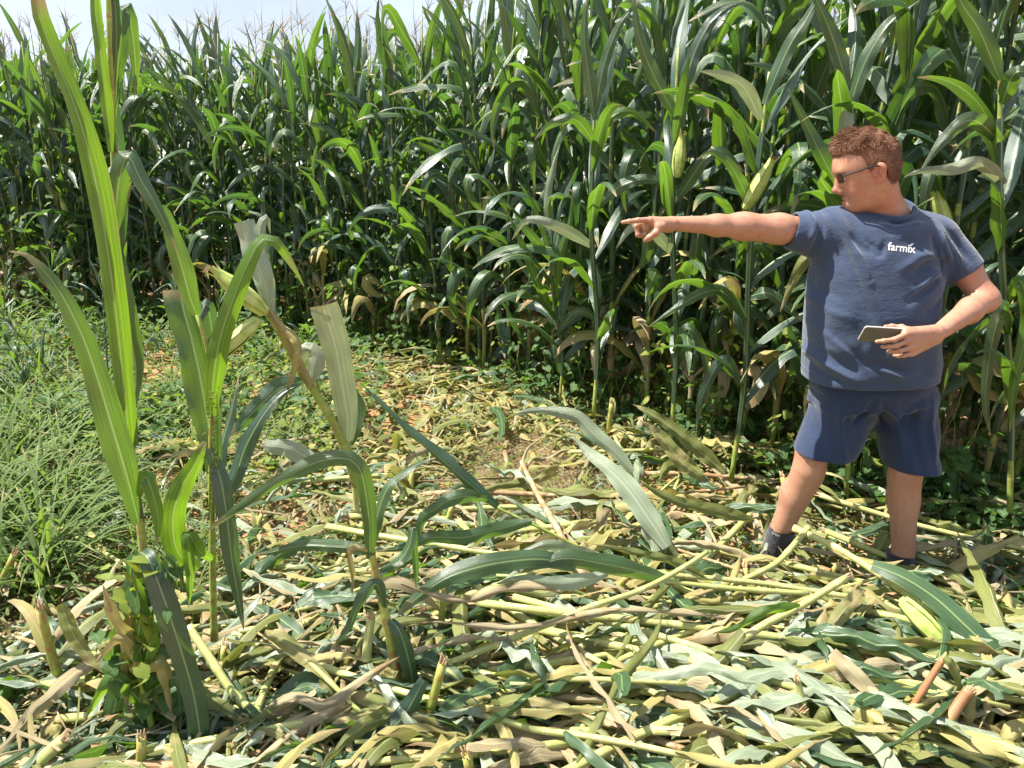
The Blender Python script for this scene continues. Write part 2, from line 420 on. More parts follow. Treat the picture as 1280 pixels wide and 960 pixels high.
M['phone_glass'] = simple('phone_screen', (0.006, 0.006, 0.008), (0.008, 0.008, 0.01), 20, 0.08, 0.6, 0.0)
M['eye'] = simple('eye_white', (0.62, 0.58, 0.54), (0.66, 0.62, 0.58), 20, 0.15, 0.6, 0.0)
M['iris'] = simple('iris', (0.05, 0.07, 0.08), (0.08, 0.10, 0.11), 300, 0.15, 0.6, 0.0)
t = NT('spectacle_lens')
g = t.node('ShaderNodeBsdfGlossy'); g.inputs['Roughness'].default_value = 0.03; g.inputs['Color'].default_value = (.9, .9, .9, 1)
tr = t.node('ShaderNodeBsdfTransparent'); tr.inputs['Color'].default_value = (0.78, 0.76, 0.74, 1)
fr = t.node('ShaderNodeFresnel'); fr.inputs['IOR'].default_value = 1.5
ms = t.node('ShaderNodeMixShader'); t.l.new(fr.outputs[0], ms.inputs[0]); t.l.new(tr.outputs[0], ms.inputs[1]); t.l.new(g.outputs[0], ms.inputs[2])
M['lens'] = t.done(ms.outputs[0])
# ------------------------------------------------------------------ the man: distance-field modelling
class SDF:
    def __init__(s, xs, ys, zs):
        s.x, s.y, s.z = [np.asarray(a, np.float32) for a in (xs, ys, zs)]
        s.F = np.full((len(s.x), len(s.y), len(s.z)), 0.5, np.float32)
    def sl(s, lo, hi):
        out = []
        for a, l, h in zip((s.x, s.y, s.z), lo, hi):
            i0 = max(0, np.searchsorted(a, l) - 1); i1 = min(len(a), np.searchsorted(a, h) + 1); out.append(slice(i0, max(i1, i0 + 1)))
        return tuple(out)
    def grid(s, q):
        return s.x[q[0]][:, None, None], s.y[q[1]][None, :, None], s.z[q[2]][None, None, :]
    def op(s, lo, hi, fn, k=0.01, mode='add', m=None):
        m = (k + 0.02) if m is None else m
        q = s.sl(np.asarray(lo) - m, np.asarray(hi) + m)
        X, Y, Z = s.grid(q); d = fn(X, Y, Z).astype(np.float32); f = s.F[q]
        if mode == 'add':
            h = np.maximum(k - np.abs(f - d), 0) / max(k, 1e-6); s.F[q] = np.minimum(f, d) - h * h * k * 0.25
        elif mode == 'sub':
            d = -d; h = np.maximum(k - np.abs(f - d), 0) / max(k, 1e-6); s.F[q] = np.maximum(f, d) + h * h * k * 0.25
        elif mode == 'int':
            s.F[q] = np.maximum(f, d)
        return s
    def cone(s, a, b, r1, r2, k=0.01, mode='add', sy=1.0):
        a, b = np.asarray(a, float), np.asarray(b, float); r = max(r1, r2)
        ab = b - a; L2 = max(ab @ ab, 1e-9)
        def fn(X, Y, Z):
            px, py, pz = X - a[0], Y - a[1], Z - a[2]
            h = np.clip((px * ab[0] + py * ab[1] + pz * ab[2]) / L2, 0, 1)
            return np.sqrt((px - h * ab[0]) ** 2 + ((py - h * ab[1]) / sy) ** 2 + (pz - h * ab[2]) ** 2) - (r1 + (r2 - r1) * h)
        return s.op(np.minimum(a, b) - r * max(1, sy), np.maximum(a, b) + r * max(1, sy), fn, k, mode)
    def ell(s, c, rad, k=0.01, mode='add', ax=None):
        c = np.asarray(c, float); rad = np.asarray(rad, float); A = np.eye(3) if ax is None else np.asarray(ax, float)
        def fn(X, Y, Z):
            p = (X - c[0], Y - c[1], Z - c[2]); k0 = 0; k1 = 0
            for i in range(3):
                l = p[0] * A[i][0] + p[1] * A[i][1] + p[2] * A[i][2]
                k0 = k0 + (l / rad[i]) ** 2; k1 = k1 + (l / rad[i] ** 2) ** 2
            k0 = np.sqrt(k0); k1 = np.sqrt(k1) + 1e-9
            return k0 * (k0 - 1) / k1
        e = np.max(rad)
        return s.op(c - e, c + e, fn, k, mode)
    def mesh(s, name, mat, parent, blur=1):
        F = s.F; S = F < 0
        nx, ny, nz = F.shape
        c = np.zeros((nx - 1, ny - 1, nz - 1), np.int8)
        for i in (0, 1):
            for j in (0, 1):
                for l in (0, 1): c += S[i:nx - 1 + i, j:ny - 1 + j, l:nz - 1 + l]
        act = (c > 0) & (c < 8); idx = np.argwhere(act)
        ids = np.full(act.shape, -1, np.int32); ids[act] = np.arange(len(idx))
        acc = np.zeros((len(idx), 3)); cnt = np.zeros(len(idx))
        I, J, K = idx.T; ax = (s.x.astype(float), s.y.astype(float), s.z.astype(float))
        cor = {}
        for i in (0, 1):
            for j in (0, 1):
                for l in (0, 1): cor[i, j, l] = F[I + i, J + j, K + l]
        pos = lambda i, j, l: np.stack([ax[0][I + i], ax[1][J + j], ax[2][K + l]], -1)
        for a in cor:
            for d in range(3):
                if a[d]: continue
                b = list(a); b[d] = 1; b = tuple(b); fa, fb = cor[a], cor[b]
                m = (fa < 0) != (fb < 0); t = np.where(m, fa / np.where(m, fa - fb, 1), 0)[:, None]
                p = pos(*a) * (1 - t) + pos(*b) * t; acc += p * m[:, None]; cnt += m
        V = acc / cnt[:, None]
        quads = []
        for d in range(3):
            a = [slice(1, n - 1) for n in F.shape]; a[d] = slice(0, F.shape[d] - 1)
            b = list(a); b[d] = slice(1, F.shape[d])
            A, B = S[tuple(a)], S[tuple(b)]; e = np.argwhere(A != B)
            off = np.array([1, 1, 1]); off[d] = 0; e = e + off
            fl = S[tuple(e.T)]
            u, w = [(1, 2), (2, 0), (0, 1)][d]
            U = np.zeros(3, int); U[u] = 1; Wv = np.zeros(3, int); Wv[w] = 1
            q = np.stack([ids[tuple((e - U - Wv).T)], ids[tuple((e - Wv).T)], ids[tuple(e.T)], ids[tuple((e - U).T)]], -1)
            q[~fl] = q[~fl][:, ::-1]; quads.append(q)
        Q = np.concatenate(quads)
        for _ in range(blur):
            A = np.zeros_like(V); n = np.zeros(len(V))
            for i in range(4):
                for j in ((i + 1) % 4, (i - 1) % 4):
                    for d in range(3): A[:, d] += np.bincount(Q[:, i], V[Q[:, j], d], len(V))
                    n += np.bincount(Q[:, i], minlength=len(V))
            V = V * 0.5 + 0.5 * A / np.maximum(n, 1)[:, None]
        mb = MB().add(V, Q)
        o = mb.build(name, mat, parent)
        return o, V

man = thing('person', 'man in navy t-shirt and blue shorts pointing left and holding a phone', 'person', (0, 0, 0))
YM = 2.87
YAW = math.radians(-7)
fwd = nrm([-math.cos(YAW), -math.sin(YAW), -0.26])
fwd0 = nrm([-math.cos(YAW), -math.sin(YAW), -0.06])
side = nrm(np.cross([0, 0, 1.0], fwd)) * 1.0      # his left, towards the camera
if side[1] > 0: side = -side
upv = np.cross(fwd, side); upv = upv if upv[2] > 0 else -upv
HA = np.array([fwd, side, upv])
up0 = np.cross(fwd0, side); up0 = up0 if up0[2] > 0 else -up0
HA0 = np.array([fwd0, side, up0])
def H(px, py, s=0.0):
    return P(px, py, YM - (1090 - px) / 357 * math.tan(YAW)) + side * s

# key joints
shR, elR, wrR = P(1022, 287, 2.90), P(925, 283, 2.85), P(840, 279.5, 2.79)
shL, elL, wrL = P(1180, 296, 2.91), P(1231, 374, 2.82), P(1170, 418, 2.60)
hipR, hipL = P(1058, 500, 2.90), P(1133, 500, 2.90)
knR, anR = P(1012, 580, 2.855), P(967, 688, 2.93)
knL, anL = P(1133, 585, 2.80), P(1127, 703, 2.79)
neckB = P(1112, 262, 2.91)

xs = np.concatenate([np.arange(.35, .62, .0022), np.arange(.62, 1.13, .0045), np.arange(1.13, 1.37, .0023), np.arange(1.37, 1.80, .0040)])
ys = np.arange(2.50, 3.12, .0036)
zs = np.concatenate([np.arange(-.02, 1.06, .0045), np.arange(1.06, 1.15, .0026), np.arange(1.15, 1.40, .0045), np.arange(1.40, 1.80, .0023)])
B = SDF(xs, ys, zs)

# torso: width, depth and centre by height
TZ = [0.70, 0.80, 0.88, 1.00, 1.13, 1.25, 1.35, 1.43, 1.50]
TX = [1.388, 1.384, 1.372, 1.358, 1.345, 1.341, 1.343, 1.350, 1.352]
TA = [.226, .232, .236, .232, .227, .222, .213, .165, .085]
TF = [.180, .188, .192, .190, .184, .160, .135, .105, .070]
TB = [.130, .132, .130, .118, .118, .125, .128, .110, .070]
def torso(inf=0.0, fa=None):
    def fn(X, Y, Z):
        z = Z.ravel(); g = lambda t: np.interp(z, TZ, t)[None, None, :]
        cx, a = g(TX), g(TA) + inf; yy = Y - 2.90
        b = np.where(yy < 0, g(TF) + inf, g(TB) + inf)
        rho = (np.abs((X - cx) / a) ** 2.35 + np.abs(yy / b) ** 2.35) ** (1 / 2.35)
        d = (rho - 1) * np.minimum(a, b)
        return d
    return fn
def torso_cap(z0, z1, inf=0.0):
    f = torso(inf)
    return lambda X, Y, Z: np.maximum(f(X, Y, Z), np.maximum(z0 - Z, Z - z1) + 0 * X)
B.op((1.08, 2.64, .74), (1.64, 3.08, 1.46), torso_cap(.88, 1.42, -.030), .02, m=.01)
B.cone(shR + [.05, .01, -.025], shL + [-.05, .01, -.025], .050, .050, .05)
# neck, trapezius
B.cone(neckB + [-.006, .012, -.04], H(1098, 222), .070, .059, .04)
B.cone(neckB + [0, .02, -.02], shR + [.08, .03, -.01], .052, .044, .05)
B.cone(neckB + [0, .02, -.02], shL + [-.08, .03, -.01], .052, .044, .05)
# arm that points
um = shR * .5 + elR * .5
B.cone(shR + [.02, .01, -.01], um, .048, .047, .02); B.cone(um, elR, .047, .040, .03)
B.cone(um + [0, 0, -.010], elR + [.03, 0, -.004], .042, .037, .03)
m1 = elR * .66 + wrR * .34
B.cone(elR + [.01, 0, .002], m1, .0395, .0345, .04); B.cone(m1, wrR, .0345, .0245, .03, sy=1.15)
# arm that holds the phone
um = shL * .5 + elL * .5
B.cone(shL + [-.01, .01, -.02], um, .052, .054, .02); B.cone(um, elL, .054, .043, .02)
m2 = elL * .66 + wrL * .34
B.cone(elL, m2, .0435, .0415, .03); B.cone(m2, wrL, .0415, .0265, .03)
B.ell(elL + [.012, .012, -.004], (.036, .036, .036), .03)
# legs
for hp, kn, an, s in ((hipR, knR, anR, -1), (hipL, knL, anL, 1)):
    B.cone(hp + [0, .005, -.03], kn + [.012 if s < 0 else 0, .008, .04], .088, .056, .03)
    B.cone(kn + [0, 0, .05], kn + [0, .004, -.05], .058, .053, .03)
    B.ell(kn + [0, -.028, .005], (.040, .034, .046), .03)
    calf = kn * .66 + an * .34
    B.cone(kn + [0, .010, -.03], calf + [0, .016, 0], .050, .051, .04)
    B.cone(calf + [0, .016, 0], an + [0, .004, .03], .050, .035, .05)
    B.cone(kn + [0, -.012, -.03], an + [0, -.008, .03], .044, .034, .03)
    B.cone(an + [0, .004, .04], an + [0, .012, -.03], .037, .040, .02)
toeR, toeL = anR + np.array([-.105, -.135, -.075]), anL + np.array([.045, -.17, -.078])
for an, toe in ((anR, toeR), (anL, toeL)):
    B.cone(an + [0, .02, -.05], toe, .036, .030, .03)
# head
B.ell(H(1084.5, 201), (.101, .076, .105), .01, ax=HA0)
B.ell(H(1074, 212), (.080, .070, .085), .03, ax=HA)
B.ell(H(1068, 200), (.066, .060, .055), .03, ax=HA)
B.ell(H(1081, 230), (.064, .056, .074), .03, ax=HA)
for s in (-1, 1):
    B.cone(H(1094, 229, .046 * s), H(1067, 254, .018 * s), .028, .021, .035)
    B.ell(H(1067, 236, .036 * s), (.034, .026, .030), .022, ax=HA)
    B.cone(H(1053, 227, .030 * s), H(1080, 224, .056 * s), .014, .016, .02)
B.cone(H(1049.5, 213, -.034), H(1049.5, 213, .034), .0125, .0125, .022)
B.ell(H(1088, 247), (.050, .050, .036), .04, ax=HA)
B.ell(H(1064, 256), (.020, .024, .019), .022, ax=HA)
B.ell(H(1071, 249), (.034, .038, .030), .03, ax=HA)
for s in (-1, 1):        # eye sockets, then lids
    B.ell(H(1047.5, 222, .034 * s), (.0165, .020, .0135), .012, 'sub', ax=HA)
B.cone(H(1051.5, 217), H(1046.3, 236), .0095, .0130, .016)
B.cone(H(1050.5, 219, 0), H(1051.5, 237, 0), .013, .018, .014)
B.ell(H(1045.6, 237.8), (.0145, .0135, .0125), .008, ax=HA)
for s in (-1, 1):
    B.ell(H(1050.6, 239.2, .0145 * s), (.0125, .0075, .0085), .006, ax=HA)
    B.ell(H(1049.0, 242.4, .0085 * s), (.0045, .0034, .0034), .003, 'sub', ax=HA)
    B.cone(H(1052.6, 219.6, (.034 - .016) * s), H(1054.5, 220.6, (.034 + .018) * s), .0052, .0052, .004)
    B.cone(H(1053.4, 225.8, (.034 - .014) * s), H(1055.3, 225.4, (.034 + .016) * s), .0042, .0042, .005)
B.cone(H(1056.4, 248.4, -.012), H(1056.4, 248.4, .012), .0080, .0080, .006)
B.cone(H(1057.0, 254.4, -.011), H(1057.0, 254.4, .011), .0088, .0088, .006)
ml = catmull([H(1058.8, 252.4, -.026), H(1055.6, 251.6, -.014), H(1053.6, 251.2, 0), H(1055.6, 251.6, .014), H(1058.8, 252.4, .026)], 9)
for i in range(8): B.cone(ml[i], ml[i + 1], .0024, .0024, .003, 'sub')
for s in (-1, 1):
    ea = nrm(fwd * .9 + side * s * -.35); eb = nrm(np.cross(upv, ea)); EA = np.array([ea, eb, upv])
    tilt = Matrix.Rotation(0.0, 3, 'X')
    c = H(1090.5, 215, .079 * s)
    B.ell(c, (.0215, .0085, .0365), .006, ax=EA)
    B.ell(H(1092, 209, .081 * s), (.019, .009, .020), .006, ax=EA)
    out = side * s
    B.ell(c + out * .0085 + fwd * .003, (.0130, .0070, .0245), .003, 'sub', ax=EA)
    B.ell(c + out * .004 - fwd * .003 + upv * .004, (.0045, .0050, .0150), .003, ax=EA)
    B.ell(c + out * .004 + fwd * .016 + upv * -.004, (.006, .005, .009), .005, ax=EA)
    B.ell(H(1088, 227, .073 * s), (.0085, .0065, .009), .006, ax=EA)

def finger(pts, r, k=.0035):
    n = len(pts) - 1
    for i in range(n):
        ra, rb = r * (1 - .10 * i), r * (1 - .10 * (i + 1))
        B.cone(pts[i], pts[i + 1], ra, rb, k)
        if 0 < i: B.ell(pts[i], (ra * 1.10,) * 3, k)
# pointing hand (palm down, thumb towards the camera)
Y0 = 2.735
kn0 = [P(811.5, 274.6, Y0), P(812, 273.6, Y0 + .021), P(813.5, 274.2, Y0 + .041), P(816, 275.5, Y0 + .058)]
for k_, kk in enumerate(kn0):
    B.cone(wrR + [-.004, (k_ - 1.5) * .012, -.001], kk + [.004, 0, -.003], .0195, .0125, .012)
B.cone(wrR + [-.02, -.012, -.008], P(823, 284, Y0 - .008), .021, .016, .02)
finger([kn0[0], P(797, 275.6, Y0 - .004), P(786.5, 276.8, Y0 - .006), P(778.5, 278.0, Y0 - .007)], .0100)
finger([kn0[1] + [0, 0, -.003], P(795.5, 283, Y0 + .014), P(797.5, 293.5, Y0 + .008), P(807, 293.5, Y0 + .010)], .0102)
finger([kn0[2] + [0, 0, -.003], P(798, 283, Y0 + .036), P(799, 294.5, Y0 + .030), P(809, 295, Y0 + .030)], .0098)
finger([kn0[3] + [0, 0, -.004], P(803, 284, Y0 + .054), P(803, 294, Y0 + .050), P(812, 295, Y0 + .048)], .0086)
B.ell(P(807, 284, Y0 + .030), (.020, .030, .022), .01)
finger([P(828, 283, Y0 - .004), P(819.5, 291.5, Y0 - .020), P(811.5, 297.2, Y0 - .018), P(806.2, 300.2, Y0 - .012)], .0122, .006)
# hand on the phone
Y1 = 2.555
kn1 = [P(1131, 418.5, Y1 - .008), P(1132, 427, Y1 - .012), P(1135, 435.5, Y1 - .010), P(1139, 442.5, Y1 - .002)]
for k_, kk in enumerate(kn1):
    B.cone(wrL + [-.002, -.004, (1.5 - k_) * .010], kk + [.004, .006, 0], .0200, .0125, .012)
B.cone(wrL + [-.02, 0, .008], P(1131, 413.5, Y1 + .012), .020, .0135, .014)
finger([kn1[0], P(1118, 424.5, Y1 - .024), P(1105, 426.2, Y1 - .025), P(1096, 427.0, Y1 - .020)], .0095)
finger([kn1[1], P(1121, 432.0, Y1 - .026), P(1111, 433.5, Y1 - .024), P(1103.5, 433.6, Y1 - .018)], .0095)
finger([kn1[2], P(1125, 438.5, Y1 - .024), P(1117, 439.8, Y1 - .020), P(1110.5, 439.5, Y1 - .014)], .0092)
finger([kn1[3], P(1130, 444.5, Y1 - .014), P(1123, 445.2, Y1 - .010), P(1117.5, 444.5, Y1 - .006)], .0080)
finger([P(1140, 414, Y1 + .012), P(1127, 409.5, Y1 + .026), P(1115, 408.5, Y1 + .034), P(1107, 408.5, Y1 + .036)], .0110, .006)
body, BV = B.mesh('body', M['skin'], man, 1)
# flush: cheeks, nose, lips, ears, knuckles (real skin colour differences)
fl = np.zeros(len(BV))
def spot(c, r, a):
    global fl
    d = np.linalg.norm(BV - c, axis=1); fl = np.maximum(fl, a * np.clip(1 - d / r, 0, 1) ** .8)
spot(H(1045, 237), .024, .55); spot(H(1090, 215, .082), .045, .7)
for s in (-1, 1): spot(H(1068, 232, .055 * s), .042, .5); spot(H(1062, 238, .045 * s), .03, .35)
for y in (248.2, 254): spot(H(1055, y), .021, 1.0)
spot(kn0[0], .02, .3); spot(kn1[1], .02, .35); spot(knR, .06, .25); spot(knL, .06, .2); spot(elL, .05, .3)
spot(H(1110, 250, .03), .07, .3)
at = body.data.attributes.new('flush', 'FLOAT', 'POINT'); at.data.foreach_set('value', fl.astype(np.float32))

# --- t-shirt
folds = [  # photo px polyline, width px, amplitude m (+ ridge, - crease)
    ([(1041, 256), (1052, 300), (1066, 350), (1088, 410)], 5, -.012), ([(1052, 262), (1066, 310), (1080, 350)], 6, .010), ([(1066, 330), (1080, 372), (1100, 420)], 8, .006),
    ([(1030, 258), (1032, 290), (1022, 318)], 4, -.012), ([(1022, 262), (1024, 286), (1017, 304)], 4, .009), ([(1060, 290), (1075, 310), (1090, 318)], 5, -.006), ([(1085, 302), (1096, 318), (1104, 303)], 4, -.008),
    ([(1178, 330), (1160, 327), (1140, 337)], 5, -.012), ([(1176, 338), (1158, 345), (1136, 360)], 5, .010), ([(1172, 346), (1150, 358), (1126, 372)], 5, -.010),
    ([(1174, 322), (1150, 316), (1120, 334)], 6, .007), ([(1168, 300), (1172, 320), (1182, 345)], 4, -.012), ([(1180, 290), (1186, 312), (1196, 330)], 4, .008), ([(1190, 284), (1206, 310), (1218, 328)], 4, -.008),
    ([(1196, 300), (1204, 322), (1206, 340)], 3, .006), ([(1160, 272), (1140, 288), (1118, 296)], 6, .005), ([(1150, 262), (1130, 280), (1105, 290)], 5, -.004),
    ([(1178, 372), (1160, 384), (1140, 388)], 6, -.006), ([(1178, 395), (1160, 402), (1150, 400)], 5, .005),
    ([(1016, 430), (1040, 446), (1068, 462)], 5, -.004), ([(1008, 442), (1036, 458), (1060, 470)], 4, .006), ([(1016, 452), (1030, 468), (1050, 474)], 4, -.003),
    ([(1012, 405), (1040, 424), (1075, 452)], 5, .004), ([(1040, 420), (1064, 440), (1085, 456)], 4, -.005), ([(1085, 452), (1105, 460), (1118, 464)], 4, .008), ([(1080, 446), (1098, 450), (1120, 458)], 4, -.006),
    ([(1020, 345), (1035, 365), (1050, 372)], 6, -.003), ([(1016, 372), (1034, 388), (1055, 394)], 5, .003), ([(1120, 466), (1140, 462), (1170, 470)], 4, -.004),
    ([(1060, 395), (1070, 420), (1064, 440)], 6, -.003), ([(1010, 320), (1018, 360), (1014, 400)], 6, .004), ([(1030, 330), (1034, 370), (1026, 410)], 8, -.003)]
def fold_disp(F, list_, ymax):
    """add creases to a distance field on its camera side, measured along the cloth in x and z"""
    q = (slice(None),) * 3
    X = F.x[:, None]; Z = F.z[None, :]
    D = np.zeros((len(F.x), len(F.z)), np.float32)
    for pts, w, a in list_:
        W = np.array([P(px, py, 2.78)[[0, 2]] for px, py in pts]); wm = w / 350
        W = np.array([[np.interp(t, range(len(W)), W[:, 0]), np.interp(t, range(len(W)), W[:, 1])] for t in np.linspace(0, len(W) - 1, 8)])
        best = np.full(D.shape, 9.0); amp = np.zeros(D.shape)
        for i in range(7):
            p, e = W[i], W[i + 1] - W[i]
            h = np.clip(((X - p[0]) * e[0] + (Z - p[1]) * e[1]) / max(e @ e, 1e-9), 0, 1)
            d = np.hypot(X - p[0] - h * e[0], Z - p[1] - h * e[1]); m = d < best
            best = np.where(m, d, best); amp = np.where(m, np.sin(np.pi * np.clip((i + h) / 7, .04, .96)) ** .6, amp)
        D += 1.9 * a * amp * np.exp(-(best / wm) ** 2)
    D = np.clip(D, -.009, .012)
    rs = np.random.RandomState(3)
    for i in range(26):      # small random ripples, stronger towards the hem
        th = rs.uniform(0, np.pi); kx, kz = np.cos(th), np.sin(th); f = rs.uniform(25, 80)
        D += .0006 * np.sin(f * (kx * X + kz * Z) + rs.uniform(0, 6) + 1.5 * np.sin(9 * X + i)) * np.clip((1.25 - Z) / .3, .35, 1.3)
    F.F -= D[:, None, :] * np.clip((ymax - F.y) / .05, 0, 1)[None, :, None]

xs = np.arange(.98, 1.80, .0034); ys = np.arange(2.60, 3.10, .0042); zs = np.arange(.84, 1.53, .0034)
S = SDF(xs, ys, zs)
S.op((1.08, 2.62, .84), (1.68, 3.10, 1.46), torso_cap(.86, 1.45, .016), .02, m=.02)
S.cone(shR + [.07, 0, -.012], shL + [-.07, 0, -.008], .078, .080, .05)
S.cone(neckB + [0, .02, -.025], shR + [.07, .01, .005], .066, .066, .05)
S.cone(neckB + [0, .02, -.025], shL + [-.07, .01, .005], .066, .066, .05)
slR0, slR1 = shR + [.05, 0, -.012], P(984, 286.5, 2.885)
slL0, slL1 = shL + [-.03, 0, -.01], P(1209, 346, 2.865)
S.cone(slR0, slR1, .084, .060, .03); S.cone(slR0 + [0, 0, -.03], slR1 + [.05, 0, -.022], .075, .058, .04)
S.cone(slL0, slL1, .082, .074, .035)
fold_disp(S, folds, 2.93)
S.F += (.0022 * np.exp(-((S.z - .893) / .0035) ** 2))[None, None, :].astype(np.float32)
# open the neck, the hem and the sleeve ends
def half(p, n):
    p, n = np.asarray(p), nrm(n)
    return lambda X, Y, Z: (X - p[0]) * n[0] + (Y - p[1]) * n[1] + (Z - p[2]) * n[2]
S.F[S.x < slR1[0] + .10] = np.maximum(S.F, half(P(989, 286.5, 2.885), [-1, 0, .22])(*S.grid((slice(None),) * 3)))[S.x < slR1[0] + .10]
sleeve_end = half(P(1206, 341, 2.865), (slL1 - slL0) + [0.0, 0, -.02])
q = S.sl(slL1 - .14, slL1 + .14); gx_, gy_, gz_ = S.grid(q)
near = (np.maximum(torso(.012)(gx_, gy_, gz_), -1) > 0)
S.F[q] = np.where(near, np.maximum(S.F[q], sleeve_end(gx_, gy_, gz_)), S.F[q])
hz = half([1.38, 2.9, .868], [0.04, 0.0, -1])
S.op((.9, 2.5, .8), (1.85, 3.2, .95), hz, 0, 'int', 0)
S.op((1.1, 2.6, .84), (1.70, 3.1, .93), torso_cap(.80, .895, -.003), .004, 'sub', 0)
S.cone(slR1 + [-.06, 0, 0], slR1 + [.05, 0, -.004], .054, .058, .003, 'sub')
S.cone(slL1 + nrm(slL1 - slL0) * .03, slL1 - nrm(slL1 - slL0) * .03, .066, .062, .003, 'sub')
nc = neckB + np.array([-.004, .000, .012])
na = nrm([0.03, .34, -1.0])                      # neck opening axis, tipped forward
def ringd(rad, t, dz=0.0, ey=1.08):
    e1 = nrm(np.cross(na, [0, 1, 0])); e2 = np.cross(na, e1); c = nc + na * dz
    def fn(X, Y, Z):
        p = (X - c[0], Y - c[1], Z - c[2])
        a = p[0] * e1[0] + p[1] * e1[1] + p[2] * e1[2]; b = p[0] * e2[0] + p[1] * e2[1] + p[2] * e2[2]; w = p[0] * na[0] + p[1] * na[1] + p[2] * na[2]
        return np.sqrt((np.sqrt(a * a + (b / ey) ** 2) - rad) ** 2 + (w / 1.7) ** 2) - t
    return fn
def necktube(X, Y, Z):
    e1 = nrm(np.cross(na, [0, 1, 0])); e2 = np.cross(na, e1)
    p = (X - nc[0], Y - nc[1], Z - nc[2])
    a = p[0] * e1[0] + p[1] * e1[1] + p[2] * e1[2]; b = p[0] * e2[0] + p[1] * e2[1] + p[2] * e2[2]; w = p[0] * na[0] + p[1] * na[1] + p[2] * na[2]
    return np.maximum(np.sqrt(a * a + (b / 1.08) ** 2) - .083, w - .06)
S.op(nc - .18, nc + .18, necktube, .006, 'sub', 0)
S.op(nc - .14, nc + .14, ringd(.0885, .0080, .008), .004, m=.0)
shirt, SV = S.mesh('t_shirt', M['shirt'], man, 1)
del S

# lettering on the chest, laid on the cloth
from mathutils.bvhtree import BVHTree
def onto(obj, V, off):
    """drop points along +y on to a mesh"""
    me = obj.data; bv = BVHTree.FromPolygons([v.co[:] for v in me.vertices], [p.vertices[:] for p in me.polygons])
    out = []
    for v in V:
        h = bv.ray_cast(Vector((v[0], 2.0, v[2])), Vector((0, 1, 0)))
        out.append((v[0], (h[0].y if h[0] else v[1]) - off, v[2]))
    return out
def lettering(name, body_, size, origin, ang, mat, parent, target, extra=None, off=.0016, squash=1.0):
    cu = bpy.data.curves.new('txt', 'FONT'); cu.body = body_; cu.size = size; cu.resolution_u = 3; cu.offset = size * .014
    tmp = bpy.data.objects.new('txt', cu); COL.objects.link(tmp)
    dg = bpy.context.evaluated_depsgraph_get(); dg.update()
    me = bpy.data.meshes.new_from_object(tmp.evaluated_get(dg)); bpy.data.objects.remove(tmp)
    bm_v = [v.co.copy() for v in me.vertices]; fs = [list(p.vertices) for p in me.polygons]
    if extra:
        b = len(bm_v); bm_v += [Vector((x * size, y * size, 0)) for x, y in extra]; fs.append(list(range(b, b + len(extra))))
    import bmesh
    bm = bmesh.new(); vs = [bm.verts.new(v) for v in bm_v]
    for f in fs:
        try: bm.faces.new([vs[i] for i in f])
        except ValueError: pass
    bmesh.ops.triangulate(bm, faces=bm.faces[:])
    for _ in range(2):
        bmesh.ops.subdivide_edges(bm, edges=[e for e in bm.edges if e.calc_length() > .006], cuts=1)
        bmesh.ops.triangulate(bm, faces=[f for f in bm.faces if len(f.verts) > 3])
    ca, sa = math.cos(ang), math.sin(ang)
    W = [(origin[0] + v.co.x * squash * ca - v.co.y * sa, origin[1], origin[2] + v.co.x * sa + v.co.y * ca) for v in bm.verts]
    W = onto(target, W, off)
    ym = float(np.median([w[1] for w in W])); W = [(w[0], w[1] if abs(w[1] - ym) < .02 else ym, w[2]) for w in W]
    for v, w in zip(bm.verts, W): v.co = w
    r = bmesh.new(); me2 = bpy.data.meshes.new(name); bm.to_mesh(me2); bm.free(); r.free()
    me2.materials.append(mat)
    return link(name, me2, parent)
lp = P(1115.5, 314.2, 2.72)
lt = lettering('lettering', 'farmix', .037, lp, math.radians(-6.0), M['white'], shirt, shirt, extra=[(2.02, .60), (2.18, .60), (2.42, .84), (2.20, .80)])

# --- shorts
xs = np.arange(1.00, 1.72, .0038); ys = np.arange(2.66, 3.10, .0042); zs = np.arange(.42, .93, .0038)
S = SDF(xs, ys, zs)
S.op((1.10, 2.70, .70), (1.66, 3.08, .93), torso_cap(.76, .92, -.014), .02, m=.01)
hR, hL = P(1024, 574, 2.850), P(1141, 588, 2.805)
S.cone(hipR + [.0, .0, -.01], hR + [-.0, 0, -.03], .122, .112, .05, sy=1.10)
S.cone(hipL + [-.01, .0, -.01], hL + [0, 0, -.03], .114, .098, .05, sy=1.18)
sf = [([(1012, 488), (1006, 530), (998, 565)], 5, .006), ([(1030, 500), (1026, 540), (1030, 572)], 6, -.006), ([(1050, 496), (1046, 540), (1052, 574)], 5, .006), ([(1085, 492), (1080, 510), (1062, 530)], 4, -.007),
      ([(1094, 494), (1104, 520), (1118, 540)], 4, -.008), ([(1110, 500), (1122, 540), (1120, 580)], 5, .007), ([(1142, 500), (1136, 540), (1142, 584)], 6, -.006), ([(1165, 500), (1160, 540), (1162, 585)], 5, .006), ([(1130, 512), (1142, 505), (1160, 505)], 4, .005)]
fold_disp(S, sf, 2.93)
S.F += (.0022 * np.exp(-((S.z - float(hR[2]) - .028) / .0035) ** 2))[None, None, :].astype(np.float32)
S.op((1.0, 2.6, .40), (1.345, 3.12, .60), half(P(1028, 577, 2.76), [-.04, .0, -1]), 0, 'int', 0)
S.op((1.345, 2.6, .40), (1.75, 3.12, .60), half(P(1141, 591.5, 2.74), [-.02, 0, -1]), 0, 'int', 0)
axR, axL = nrm(hipR - hR), nrm(hipL - hL)
S.cone(hR - axR * .2, hR - axR * .07, .104, .104, .003, 'sub', sy=1.10)
S.cone(hL - axL * .2, hL - axL * .06, .090, .090, .003, 'sub', sy=1.18)
shorts, _ = S.mesh('shorts', M['shorts'], man, 1)
del S
